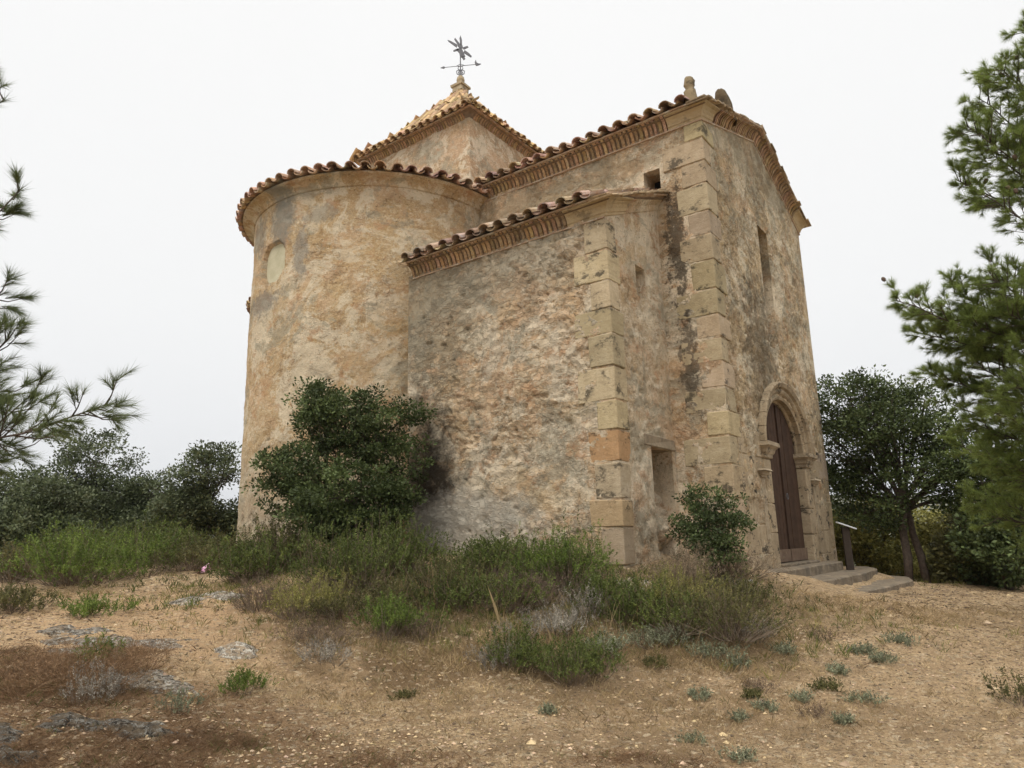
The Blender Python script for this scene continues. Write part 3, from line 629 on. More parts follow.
# rough slabs finishing the verge of the side chapel and the gable
def verge(mb, p0, p1, out, layers=2, wmin=.16, wmax=.3, th=.036, ov=.25, thick0=.24):
    p0, p1, out = (np.array(q, float) for q in (p0, p1, out)); d = p1-p0; Ln = np.linalg.norm(d); d /= Ln
    nn = np.cross(d, out); nn = nn if nn[2] > 0 else -nn
    for l in range(layers):
        s = -.05
        while s < Ln:
            wv = random.uniform(wmin, wmax); t_ = random.uniform(.62, 1.15); oo = ov-l*.05+random.uniform(-.05, .03)
            axes = np.array([d, out, nn]); ang = random.uniform(-.1, .1)
            mb.box((s, -.12, thick0+l*th), (s+wv-.012, oo, thick0+(l+1)*th*random.uniform(.85, 1.1)), (t_, t_*.95, t_*.88), .012, axes, p0)
            s += wv
v_ = BB(); verge(v_, (CX-.1, CY0, CE-.05), (0, CY0, CE+.8), (0, -1, 0), 2)
v_.build('verge_slabs', M['slab'], H, bevel=.008)
v_ = BB(); verge(v_, rp(-.15), rp(2.925), (0, -1, 0), 2, ov=.24); verge(v_, rp(2.9), rp(5.95), (0, -1, 0), 2, ov=.24); v_.build('gable_coping', M['slab'], H, bevel=.008)
def cone_roof(mb, cx, cy, r, z, a0, a1, sl, run, spacing=.285, tr=.105):
    n = int(r*(a1-a0)/spacing)
    rr = 0; k = 0
    while rr < run:
        q = r-rr; nn = max(5, int(q*(a1-a0)/spacing*1.0))
        for fl in (True, False):
            th = a0+(np.arange(n)+(.5 if not fl else 0))/n*(a1-a0)
            sc_ = max(.35, q/r)
            P = np.stack([cx+q*np.cos(th), cy+q*np.sin(th), np.full(n, z+rr*sl+.09)], -1)+rng.normal(0, .009, (n, 3))
            up = nrm(np.stack([-np.cos(th), -np.sin(th), np.full(n, sl+.04)], -1)); a = np.stack([-np.sin(th), np.cos(th), 0*th], -1); nv = np.cross(a, up); nv[nv[:, 2] < 0] *= -1
            tiles(mb, P, jv(up, n, .02), jv(a, n, .02), nv, .40, tr*sc_*(1 if not fl else .86), tr*sc_*(.84 if not fl else .95), fl)
        rr += .3; k += 1
    th = np.linspace(a0, a1, 60); q0, q1 = r-.09, max(.05, r-run)
    V = np.concatenate([[[cx+q0*math.cos(t), cy+q0*math.sin(t), z+.06] for t in th], [[cx+q1*math.cos(t), cy+q1*math.sin(t), z+.06+(r-q1)*sl] for t in th]])
    i = np.arange(59); mb.add(V, np.stack([i, i+1, i+61, i+60], -1), .5)
apse_wall = a_
cx_, cy_ = AX, AY
k_ = BB(); ring(k_, AX, AY, AR, AH, ACOVE, R_(86), R_(274)); k_.build('apse_cornice', M['apse'], H, True)
t_a = BB(); cone_roof(t_a, AX, AY, AR+.38, AH+.11, R_(84), R_(276), .30, 2.4); t_a.build('apse_roof', M['tile'], H)
# the opposite apse and the low turret behind
b_ = BB(); arc_wall(b_, 5.85, AY, AR, .3, AH+.05, R_(-92), R_(92), None, 14); b_.build('apse_wall', M['apse'], H, True)
k_ = BB(); ring(k_, 5.85, AY, AR, AH, ACOVE, R_(-94), R_(94)); k_.build('apse_cornice', M['apse'], H, True)
t_a = BB(); cone_roof(t_a, 5.85, AY, AR+.38, AH+.11, R_(-96), R_(96), .30, 2.4); t_a.build('apse_roof', M['tile'], H)
TX, TY, TR, TH = .5, 10.3, 1.42, 7.1
b_ = BB(); arc_wall(b_, TX, TY, TR, .3, TH+.05, 0, 2*np.pi, None, 15); b_.build('turret_wall', M['apse'], H, True)
k_ = BB(); ring(k_, TX, TY, TR, TH, ACOVE, 0, 2*np.pi); k_.build('turret_cornice', M['apse'], H, True)
t_a = BB(); cone_roof(t_a, TX, TY, TR+.34, TH+.12, 0, 2*np.pi, .45, 1.7); t_a.build('turret_roof', M['tile'], H)

# cupola
UX, UY, US, UZ = 2.92, 7.68, 1.78, 11.38
c_ = BB()
panel(c_, (UX-US, 0, 0), Y_, nX, UY-US, UY+US, 8.4, UZ+.05, seed=21, amp=.012, step=.05, rel=(.6, .5, 3.6)); panel(c_, (0, UY-US, 0), X_, nY, UX-US, UX+US, 8.4, UZ+.05, seed=22, amp=.012, step=.05, rel=(.6, .5, 3.6))
panel(c_, (UX+US, 0, 0), Y_, X_, UY-US, UY+US, 8.4, UZ+.05, seed=23); panel(c_, (0, UY+US, 0), X_, Y_, UX-US, UX+US, 8.4, UZ+.05, seed=24)
c_.build('cupola_wall', M['cupola'], H, True)
q = [(UX-US, UY+US), (UX-US, UY-US), (UX+US, UY-US), (UX+US, UY+US)]
SM = lambda pr, k: [(a*1.0, z*.68) for a, z in pr]
CC, GG, PP = SM(COVE, .85), SM(GAPP, .85), SM(PLATE, .85)
g_ = BB(); r_ = BB(); pl = BB()
pth = [(*q[i % 4], UZ) for i in range(5)]
# closed ring: start the path mid-side
st = (UX, UY+US, UZ); pth = [st, (*q[0], UZ), (*q[1], UZ), (*q[2], UZ), (*q[3], UZ), st]
sweep(g_, pth, GG); sweep(pl, pth, PP)
for i in range(4): r_ = BB(); ribs(r_, (*q[i], UZ), (*q[(i+1) % 4], UZ), CC, .078, .05, .12); r_.build('ribbed_cornice', M['rib'], H)
g_.build('cornice_backing', M['gap'], H); pl.build('cornice_plate', M['tile'], H)
t_u = BB(); EZ = UZ+.10; ER = US+.26; AZ = 13.78
for (sx, sy, ax) in ((-1, 0, (0, 1)), (0, -1, (1, 0)), (1, 0, (0, 1)), (0, 1, (1, 0))):
    out = np.array([sx, sy], float); al = np.array(ax, float)
    e0 = np.array([*(np.array([UX, UY])+out*ER-al*ER), EZ]); e1 = np.array([*(np.array([UX, UY])+out*ER+al*ER), EZ])
    # two pitches: a gentle flare at the eave, then steep
    f1, z1 = .45, .36
    up1 = np.array([*(-out*f1), z1]); l1 = np.linalg.norm(up1); up1 /= l1
    up2 = np.array([*(-out*(ER-f1)), AZ-EZ-z1]); l2 = np.linalg.norm(up2); up2 /= l2
    slope_tiles(t_u, e0, e1, up1, l1-.1, spacing=.235, tl=.36, exp=.27, r=.088, lim=lambda c, rr, Ln: rr*.86-.05 < c < Ln-rr*.86+.05, lift=0)
    m0 = np.array([*(np.array([UX, UY])+out*(ER-f1)-al*(ER-f1)), EZ+z1]); m1 = np.array([*(np.array([UX, UY])+out*(ER-f1)+al*(ER-f1)), EZ+z1])
    kk = (ER-f1)/l2
    slope_tiles(t_u, m0, m1, up2, l2-.1, spacing=.235, tl=.34, exp=.255, r=.088, lim=lambda c, rr, Ln: rr*kk+.05 < c < Ln-rr*kk-.05, lift=-.03)
    t_u.add([e0+[*(-out*.06), .05], e1+[*(-out*.06), .05], m1, m0, (UX, UY, AZ)], [np.array([[0, 1, 2, 3]]), np.array([[3, 2, 4]])], .6)
    hip = np.array([UX, UY, AZ])-m0; hl = np.linalg.norm(hip); hip /= hl
    ss = np.arange(0, hl-.15, .24); n = len(ss); P = m0+np.outer(ss, hip)+[0, 0, .03]
    a = nrm(np.cross(hip, [0, 0, 1.])); nn = np.cross(a, hip); nn = nn if nn[2] > 0 else -nn
    tiles(t_u, P, jv(hip, n, .015), jv(a, n, .015), jv(nn, n, .015), .34, .095, .088)
    hip = m0-e0; hl = np.linalg.norm(hip); hip /= hl; ss = np.arange(0, hl, .24); n = len(ss); P = e0+np.outer(ss, hip)+[0, 0, .09]
    tiles(t_u, P, jv(hip, n, .02), jv(a, n, .02), jv([0, 0, 1], n, .02), .34, .1, .085)
t_u.build('cupola_roof', M['tile_pale'], H)
fz = AZ-.02
f_ = BB(); f_.box((UX-.16, UY-.16, fz), (UX+.16, UY+.16, fz+.16), jit=.01); f_.box((UX-.20, UY-.20, fz+.15), (UX+.20, UY+.20, fz+.22), jit=.01)
f_.lathe([(.08, .2), (.09, .26), (.06, .28), (.10, .33), (.115, .40), (.10, .48), (.06, .53), (.0, .55)], (UX, UY, fz), 16)
fin = f_.build('roof_finial', M['quoin'], H)
# weather vane: pole, scroll, arrow and leafy emblem (flat iron)
vz = fz+.53
# vane frame faces the camera roughly: horizontal axis along world X -> building plan
hx = np.array([math.cos(-A_), math.sin(-A_), 0]); hy = np.array([-hx[1], hx[0], 0]); vo = np.array([UX, UY, vz])
def flat(mb, pts, th=.012):
    P = np.array([vo+hx*a+np.array([0, 0, 1])*b for a, b in pts]); mb.prism(P, -hy*th, hy*th)
vn_ = BB(); vn_.tube([vo+[0, 0, -.05], vo+[0, 0, 1.12]], [.018, .012], 6)
vane = vn_.build('weather_vane', M['iron'], H)
p_ = BB(); s = 1.0
for sg in (-1, 1):
    p_.tube([vo+hx*sg*x+[0, 0, z] for x, z in ((.0, .02), (.10, .09), (.11, .17), (.05, .21), (.02, .17))], .014, 5)
    p_.tube([vo+hx*sg*x+[0, 0, z] for x, z in ((.0, .18), (.07, .25), (.06, .31), (.0, .34))], .012, 5)
    flat(p_, [(sg*.02, .06), (sg*.07, .12), (sg*.03, .2)])
p_.build('vane_scroll', M['iron'], vane)
p_ = BB(); p_.tube([vo+hx*-.48+[0, 0, .30], vo+hx*.50+[0, 0, .38]], .009, 5)
p_.tube([vo+hx*-.12+[0, 0, .33], vo+[0, 0, .40], vo+hx*.12+[0, 0, .35]], .008, 5)
flat(p_, [(-.56, .29), (-.46, .335), (-.43, .30), (-.46, .265)])
flat(p_, [(.42, .36), (.40, .44), (.435, .52), (.455, .43), (.50, .40), (.58, .385), (.50, .34), (.44, .33)])
p_.build('vane_arrow', M['iron'], vane)
p_ = BB()
for pts in ([(-.01, .62), (-.03, .75), (-.12, .86), (.0, .92), (.06, .86), (.1, .74), (.14, .64), (.06, .60)],
            [(-.1, .93), (-.33, 1.13), (-.36, 1.18), (-.28, 1.15), (-.08, 1.02)], [(-.06, 1.0), (-.17, 1.2), (-.14, 1.24), (-.02, 1.06)],
            [(.0, 1.02), (-.02, 1.22), (.01, 1.32), (.05, 1.18), (.05, 1.0)], [(.06, .92), (.2, .97), (.23, .93), (.1, .86)],
            [(-.06, .9), (-.2, .84), (-.19, .80), (-.04, .84)], [(.12, .84), (.24, .74), (.32, .64), (.30, .60), (.19, .68), (.09, .76)],
            [(.03, .62), (.09, .52), (.14, .56), (.11, .64)], [(-.02, .9), (-.08, .99), (.0, 1.05), (.07, .98), (.07, .9)]):
    flat(p_, [(a, b) for a, b in pts])
p_.build('vane_emblem', M['iron'], vane)

# quoins
def quoins(mb, cx, cy, z0, z1, sx, sy, hmean=.43, longs=((.62, .36), (.36, .56)), proud=.010, tint=None, clip=None):
    """blocks wrapping a corner; sx, sy point into the building along x and y"""
    z = z0; k = 0
    while z < z1-.08:
        h = min(hmean*random.uniform(.85, 1.18), z1-z)
        if z1-z-h < .15: h = z1-z
        ly, lx = longs[k % 2]; ly *= random.uniform(.82, 1.2); lx *= random.uniform(.82, 1.2)
        t = random.uniform(.80, 1.22); c = np.array([t, t*random.uniform(.95, 1.02), t*random.uniform(.90, 1.06)])
        if tint and tint(z+h/2): c = np.array(tint(z+h/2))*1.0
        pr = proud+random.uniform(-.006, .008)
        x0, x1 = sorted((cx-sx*pr, cx+sx*lx)); y0, y1 = sorted((cy-sy*pr, cy+sy*ly))
        mb.box((x0, y0, z+.008), (x1, y1, z+h-.010), c, .010)
        z += h; k += 1
q_ = BB(); quoins(q_, 0, 0, .9, EAVE, 1, 1); q_.build('corner_quoins', M['quoin'], H, bevel=.011)
q_ = BB(); quoins(q_, CX, CY0, .8, CE, 1, 1, .42, ((.50, .34), (.33, .30)), tint=lambda z: (1.0, .76, .60) if 2.55 < z < 2.98 else ((1.0, .90, .80) if 1.6 < z < 2.0 else None))
q_.build('corner_quoins', M['quoin'], H, bevel=.011)
q_ = BB(); quoins(q_, 5.85, 0, .8, 4.6, -1, 1, .5, ((.4, .62), (.36, .5)), .005); q_.build('corner_quoins', M['portal'], H, bevel=.014)
# dressed lower facade between portal and corners
for (xa, xb) in ((.35, DC-1.38), (DC+1.38, 5.5)):
    q_ = BB()
    z = .8; k = 0
    while z < 2.9:
        h = random.uniform(.4, .56); x = xa+(0 if k % 2 else .0); mid = random.uniform(.35, .65)*(xb-xa)+xa
        for (p, r) in ((xa, mid), (mid, xb)):
            t = random.uniform(.85, 1.15); q_.box((p+.006, -.006-random.uniform(0, .008), z+.006), (r-.006, .2, z+h-.006), (t, t*.98, t*.94), .006)
        z += h; k += 1
    q_.build('dressed_stones', M['portal'], H, bevel=.01)

# portal
def arch_sweep(mb, prof, n=40, c=1.0, blocks=15):
    """prof: (radius, depth); swept round the semicircle, cut into voussoirs"""
    k = len(prof); pr = np.array(prof)
    for b in range(blocks):
        t0 = np.pi*b/blocks+.004; t1 = np.pi*(b+1)/blocks-.004; th = np.linspace(t0, t1, 5); t = random.uniform(.78, 1.12)
        V = np.array([[[DC+r*math.cos(a), d, SPR+r*.80*math.sin(a)] for r, d in prof] for a in th])
        i = np.arange(4)[:, None]*k; j = np.arange(k)[None]; j2 = (j+1) % k
        mb.add(V, [np.stack([i+j, i+k+j, i+k+j2, i+j2], -1).reshape(-1, 4), np.arange(k)[::-1][None], (np.arange(k)+4*k)[None]], (t, t*.97, t*.92))
ARCH = [(DR, .24), (DR, .12), (DR+.05, .09), (DR+.05, .0), (DR+.10, -.02), (DR+.16, .02), (DR+.20, -.03), (DR+.24, -.05), (DR+.30, -.04), (DR+.33, -.09), (DR+.41, -.12), (DR+.45, -.10), (DR+.45, .05), (DR+.2, .24)]
p_ = BB(); arch_sweep(p_, ARCH); p_.build('door_arch', M['portal'], H)
def impost(mb, x0, x1, z0, h=.28, y1=.24, over=.13, yf=-.04):
    pr = [(0, 0), (.02, .02), (.025, .07), (.05, .10), (.07, .16), (.11, .20), (over, .21), (over, h), (0, h)]
    pr = [(o, z*h/.28 if z != h else h) for o, z in pr]
    path = [(x0, y1, z0), (x0, yf, z0), (x1, yf, z0), (x1, y1, z0)]
    sweep(mb, path, [(-.02, 0)]+pr[1:]+[(-.02, h)])
    mb.box((x0, yf, z0+h-.04), (x1, y1, z0+h-.001))
for sg in (-1, 1):
    xa, xb = sorted((DC+sg*DR, DC+sg*(DR+.36)))
    b_ = BB(); z = .95; k = 0
    while z < SPR-.28-.02:
        h = min((.62, .5)[k % 2]*random.uniform(.9, 1.1), SPR-.28-z); t = random.uniform(.86, 1.12)
        if SPR-.28-z-h < .2: h = SPR-.28-z
        b_.box((xa, -.022, z+.005), (xb, .28, z+h-.005), (t, t*.98, t*.94), .005); z += h; k += 1
    b_.build('door_jamb', M['portal'], H, bevel=.012)
    i_ = BB(); impost(i_, xa, xb, SPR-.28, .27, yf=-.03); i_.build('impost', M['portal'], H)
    # stub pilaster outside the jamb, its little capital and fading shaft
    oa, ob = (xa-.26, xa-.03) if sg < 0 else (xb+.03, xb+.26)
    o_ = BB(); impost(o_, oa, ob, SPR-.62, .16, .02, .08, -.02); o_.box((oa+.03, -.025, SPR-1.6), (ob-.03, .05, SPR-.62), 1.0, .01); o_.build('stub_pilaster', M['portal'], H)
# door leaves
door = empty('door', (DC, .14, .02)); door.parent = H
def arched(mb, x0, x1, y, z0, rad, th, c):
    xs = np.linspace(x0, x1, 4); top = [SPR+.8*math.sqrt(max(rad**2-(x-DC)**2, 0)) for x in xs]
    poly = [(x0, y, z0), (x1, y, z0)]+[(x, y, t) for x, t in zip(xs[::-1], top[::-1])]
    mb.prism([np.array(p)-(DC, .14, .02) for p in poly], np.zeros(3), np.array([0, th, 0]), c)
nb_ = 12; d_ = BB()
for i in range(nb_):
    xa = DC-DR+2*DR*i/nb_+.003; xb = DC-DR+2*DR*(i+1)/nb_-.003; t = random.uniform(.85, 1.2)
    arched(d_, xa, xb, .14+random.uniform(0, .008), ZB+.03, DR+.0, .05, (t, t, t))
d_.build('door_leaf', M['wood'], door)
d_ = BB()
for s0, s1 in ((-DR+.02, -.02), (.02, DR-.02)): d_.box((s0, -.035, ZB+.01), (s1, .0, ZB+.22), 1, .004)
d_.build('base_board', M['wood_pale'], door)
d_ = BB(); d_.box((-.022, -.03, ZB+.22), (.022, 0, SPR+.80), (.8, .8, .8)); d_.build('centre_batten', M['wood'], door)
d_ = BB(); d_.tube([(.1+.05*math.cos(a), -.045, ZB+1.15+.05*math.sin(a)) for a in np.linspace(0, 2*np.pi, 14)], .008, 5); d_.build('ring_handle', M['iron'], door)
d_ = BB(); d_.box((DC-DR, -.1, .9), (DC+DR, .6, ZB+.015), .9, .004); d_.build('threshold', M['step'], H, bevel=.015)

# apse wall with its blind niche
a_ = BB(); 
th0, th1 = NT[0], NT[1]
arc_wall(a_, AX, AY, AR, .3, AH+.05, R_(88), R_(272), NT, 4); a_.build('apse_wall', M['apse'], H, True)
tm = (NT[0]+NT[1])/2; hw = (NT[1]-NT[0])/2*AR; zs = NT[3]-hw
n_ = BB(); V = []
for k in range(24):
    a = 2*np.pi*k/24; pw = lambda q: math.copysign(abs(q)**.8, q)
    t = tm+.96*hw*pw(math.cos(a))/AR; V.append((AX+(AR-.075)*math.cos(t), AY+(AR-.075)*math.sin(t), (NT[2]+NT[3])/2+.96*(NT[3]-NT[2])/2*pw(math.sin(a))))
n_.add(V, np.arange(24)[None]); n_.build('blind_window', M['creamy'], H)

# pinnacles on the gable corner
def pinnacle(name, p, h, lean, tone, head=True):
    e_ = BB(); pr = [(.12, 0), (.125, .1), (.11, .25*h), (.105, .42*h), (.10, .56*h), (.07, .62*h), (.08, .68*h), (.095, .78*h), (.09, .90*h), (.05, .98*h), (0, h)] if head else \
        [(.15, 0), (.16, .08), (.12, .12), (.15, .2*h), (.15, .5*h), (.13, .7*h), (.10, .9*h), (.05, .98*h), (0, h)]
    e_.lathe(pr, p, 12, tone, jit=.012)
    V = e_.v[0]; dz = V[:, 2]-(p[2]-ZB); V[:, 0] += dz*lean[0]; V[:, 1] += dz*lean[1]
    e_.build(name, M['quoin'], H, True)
pinnacle('pinnacle', (.0, .12, EAVE+.22), .62, (-.02, .02), (.62, .60, .55))
pinnacle('pinnacle', (1.42, -.02, EAVE+.62), .66, (-.22, .10), (.24, .215, .19), False)
pinnacle('pinnacle', (4.6, .1, EAVE+.55), .3, (0, 0), (.7, .6, .5), False)

# ------------------------------------------------------------------ steps in front of the door
P0 = wl(DC, 0); SB = .55
ST = empty('stone_steps', (P0[0], P0[1], SB), A_, label='three worn grey stone steps curving below the arched door', cat='steps')
def slab(mb, pts, z0, z1):
    P = np.array([[x-DC, y, z1-SB] for x, y in pts]); Q = P.copy(); Q[:, 2] = z0-SB; n = len(P); i = np.arange(n); j = (i+1) % n
    Wd = np.concatenate([P, Q]); mb.add(Wd, [i[None], np.stack([j, i, i+n, j+n], 1)])
def wobble(pts, step=.14, a=.03):
    out = []
    for p, q in zip(pts, pts[1:]+pts[:1]):
        n = max(1, int(math.dist(p, q)/step))
        for k in range(n): t = k/n; out.append((p[0]+(q[0]-p[0])*t+random.uniform(-a, a), p[1]+(q[1]-p[1])*t+random.uniform(-a, a)))
    return out
for pts, z0, z1 in (([(4.9, .25), (-.4, .25), (-.5, -.25), (1.2, -.36), (4.5, -.38), (4.9, -.25)], .4, 1.07),
                    ([(6.3, .3), (.5, .2), (.4, -.6), (1.6, -.84), (3.4, -.92), (5.2, -.88), (6.1, -.5)], .4, .91),
                    ([(6.6, .5), (.6, .1), (.2, -.8), (1.3, -1.22), (2.9, -1.42), (4.5, -1.52), (5.6, -1.3), (6.5, -.5)], .2, .74)):
    s_ = MB(); slab(s_, wobble(pts), z0, z1); s_.build('step', M['step'], ST, bevel=.02)
#VEGETATION
# ------------------------------------------------------------------ vegetation helpers
LM = {
 'oak': leafmat('holm_oak_leaves', [(0, (.030, .042, .014)), (.5, (.066, .090, .030)), (.85, (.115, .145, .052)), (1, (.17, .19, .09))], .2),
 'oak_far': leafmat('far_oak_leaves', [(0, (.042, .056, .026)), (.5, (.088, .108, .050)), (1, (.155, .165, .095))], .15),
 'pine': leafmat('pine_needles', [(0, (.11, .14, .036)), (.5, (.20, .255, .068)), (1, (.32, .38, .12))], .45),
 'pine_backlit': leafmat('backlit_pine_needles', [(0, (.07, .09, .035)), (.5, (.12, .15, .06)), (1, (.19, .22, .09))], .3),  # darker, greyer copy of the needles: backlit shade put into the leaf colour
 'green': leafmat('rosemary_leaves', [(0, (.045, .058, .014)), (.5, (.09, .115, .028)), (1, (.18, .205, .055))], .25),
 'bright': leafmat('broom_leaves', [(0, (.06, .088, .018)), (.5, (.11, .155, .030)), (1, (.20, .25, .058))], .3),
 'olive': leafmat('olive_scrub_leaves', [(0, (.048, .048, .017)), (.5, (.10, .097, .034)), (1, (.20, .18, .07))], .25),
 'yellow': leafmat('yellow_green_leaves', [(0, (.12, .115, .032)), (.5, (.22, .21, .06)), (1, (.36, .32, .11))], .3),
 'brown': leafmat('dead_thyme_twigs', [(0, (.06, .04, .028)), (.5, (.13, .09, .062)), (1, (.23, .17, .12))], .1),
 'silver': leafmat('silver_lavender_leaves', [(0, (.14, .12, .10)), (.5, (.25, .225, .185)), (1, (.40, .37, .31))], .15),
 'sage': leafmat('grey_green_leaves', [(0, (.11, .12, .07)), (.5, (.19, .20, .125)), (1, (.31, .32, .21))], .15),
 'straw': leafmat('dry_straw', [(0, (.18, .12, .06)), (.5, (.36, .26, .135)), (1, (.56, .44, .25))], .25),
 'rust': leafmat('rust_dry_grass', [(0, (.09, .052, .028)), (.5, (.21, .125, .066)), (1, (.36, .235, .13))], .2),
 'tan': leafmat('tan_dead_scrub', [(0, (.12, .09, .058)), (.5, (.25, .185, .12)), (1, (.38, .30, .20))], .2),
}
def rdir(n, up=0.0):
    v = rng.normal(0, 1, (n, 3)); v[:, 2] += up; return nrm(v)
def leaves(mb, P, D, ln, wd, c=None, side=None):
    """one rhombic leaf per point, pointing along D"""
    n = len(P); s = nrm(np.cross(D, rdir(n))) if side is None else side
    ln = np.broadcast_to(ln, n)[:, None]; wd = np.broadcast_to(wd, n)[:, None]
    V = np.stack([P, P+D*ln*.45+s*wd*.5, P+D*ln, P+D*ln*.45-s*wd*.5], 1)
    if c is None: c = rng.uniform(.75, 1.25, n)
    mb.add(V.reshape(-1, 3), np.arange(4*n).reshape(n, 4), np.repeat(c, 4))
def needles(mb, P, D, ln, wd, c=None):
    n = len(P); s = nrm(np.cross(D, rdir(n))); ln = np.broadcast_to(ln, n)[:, None]; wd = np.broadcast_to(wd, n)[:, None]
    V = np.stack([P-s*wd*.5, P+s*wd*.5, P+D*ln], 1)
    if c is None: c = rng.uniform(.75, 1.25, n)
    mb.add(V.reshape(-1, 3), np.arange(3*n).reshape(n, 3), np.repeat(c, 3))
def gz1(x, y): return float(ground_z(x, y)[0])
def scrub(R, h, nst, per, ll, lw, lean=.7, upr=.3, stemw=.004, base=.35, start=.25):
    """a bush of curved stems: returns (stems MB, leaves MB) round the origin"""
    st, lf = MB(), MB()
    az = rng.uniform(0, 2*np.pi, nst); q = np.sqrt(rng.uniform(0, 1, nst))
    hub = rng.normal(0, 1, (7, 2))*R*.42; hi_ = rng.integers(0, 7, nst); hh_ = rng.uniform(.45, 1.1, 7)[hi_]
    b = np.stack([np.cos(az)*q*R*.25+hub[hi_, 0], np.sin(az)*q*R*.25+hub[hi_, 1], np.full(nst, -.04)], 1)
    lob = 1+.28*np.sin(az*2+rng.uniform(0, 6))+.18*np.sin(az*5+rng.uniform(0, 6))
    tip = np.stack([b[:, 0]+np.cos(az)*q*R*.62*lob, b[:, 1]+np.sin(az)*q*R*.62*lob, hh_*h*np.sqrt(np.clip(1-.8*q**2, .08, 1))*rng.uniform(.5, 1.15, nst)], 1) + rng.normal(0, R*.10, (nst, 3))*[1, 1, .4]
    mid = (b+tip)/2+np.stack([np.cos(az), np.sin(az), 0*az], 1)*R*.15*q[:, None]+rng.normal(0, R*.07, (nst, 3))
    def pt(i, t): t = t[:, None]; return b[i]*(1-t)**2+2*mid[i]*t*(1-t)+tip[i]*t*t
    T = np.linspace(0, 1, 4); sdir = nrm(np.cross(tip-b, rdir(nst)))
    for k in range(3):
        p0 = pt(np.arange(nst), np.full(nst, T[k])); p1 = pt(np.arange(nst), np.full(nst, T[k+1]))
        V = np.stack([p0-sdir*stemw*(1-T[k]*.7), p0+sdir*stemw*(1-T[k]*.7), p1+sdir*stemw*(1-T[k+1]*.7), p1-sdir*stemw*(1-T[k+1]*.7)], 1)
        st.add(V.reshape(-1, 3), np.arange(4*nst).reshape(nst, 4), rng.uniform(.8, 1.2, nst).repeat(4))
    ns = nst*3; i = rng.integers(0, nst, ns); t = start+(1-start)*rng.uniform(0, 1, ns)**.55
    P0 = pt(i, t)+rng.normal(0, R*.03, (ns, 3)); D0 = nrm(nrm(tip[i]-b[i])*.6+rdir(ns)*.7*lean+[0, 0, .25+upr]); L0 = ll*rng.uniform(1.6, 4.2, ns)
    tone0 = rng.uniform(.6, 1.45, ns)*rng.uniform(.85, 1.2, nst)[i]
    k = np.repeat(np.arange(ns), max(4, per//3)); q = rng.uniform(0, 1, len(k)); P = P0[k]+D0[k]*(L0[k]*q)[:, None]
    D = nrm(D0[k]*.8+rdir(len(k))*.8)
    leaves(lf, P, D, ll*rng.uniform(.5, 1.1, len(k)), lw*rng.uniform(.7, 1.3, len(k)), tone0[k]*rng.uniform(.85, 1.15, len(k)))
    return st, lf
KIND = {  # leaves material, stems material, leaf length, width, lean, upright, leaf factor
 'bright': ('bright', 'twig', .036, .009, .9, .4, 1.2), 'green': ('green', 'twig', .030, .010, 1.1, .3, 1.2), 'olive': ('olive', 'twig', .026, .009, 1.2, .2, 1.2),
 'yellow': ('yellow', 'twig', .035, .007, .7, .4, .8), 'brown': ('brown', 'twig', .03, .004, 1, .1, .8), 'silver': ('silver', 'twig', .035, .005, .6, .6, .9),
 'sage': ('sage', 'twig', .026, .010, .9, .3, .8), 'rust': ('rust', 'rust', .06, .004, .7, .4, .5), 'tan': ('tan', 'twig', .035, .004, .9, .3, .8)}
def place_scrub(kind, px, py, wpx, hpx, label, name='shrub', cat='shrub', group=None, dens=1.0, hero=True):
    p = ground_hit(px, py); d = math.hypot(p[0], p[1]); k = d/FPX
    R, h = wpx*k/2, hpx*k*.84
    p = p+np.array([p[0], p[1], 0])/d*R*.45; p[2] = gz1(p[0], p[1])
    lm, sm, ll, lw, lean, upr, lf_ = KIND[kind]
    sc_ = np.clip(d/9, .65, 1.4)
    area = R*R*3+R*h*3
    nst = int(np.clip(area*270/sc_, 26, 460)*dens); per = int(38*lf_)
    st, lf = scrub(R, h, nst, per, ll*sc_, lw*sc_, lean, upr, .0035*sc_)
    if hero:
        e_ = empty(name, p, 0, label=label, cat=cat, group=group)
        lf.build('foliage', LM[lm], e_); st.build('stems', M['twig'] if sm == 'twig' else LM[sm], e_)
    else:
        st.add(np.concatenate(lf.v), [f for f in lf.f], np.concatenate(lf.c))
        o = st.build(name, LM[lm]); o.location = p; tag(o, label, cat, group); e_ = o
    return e_

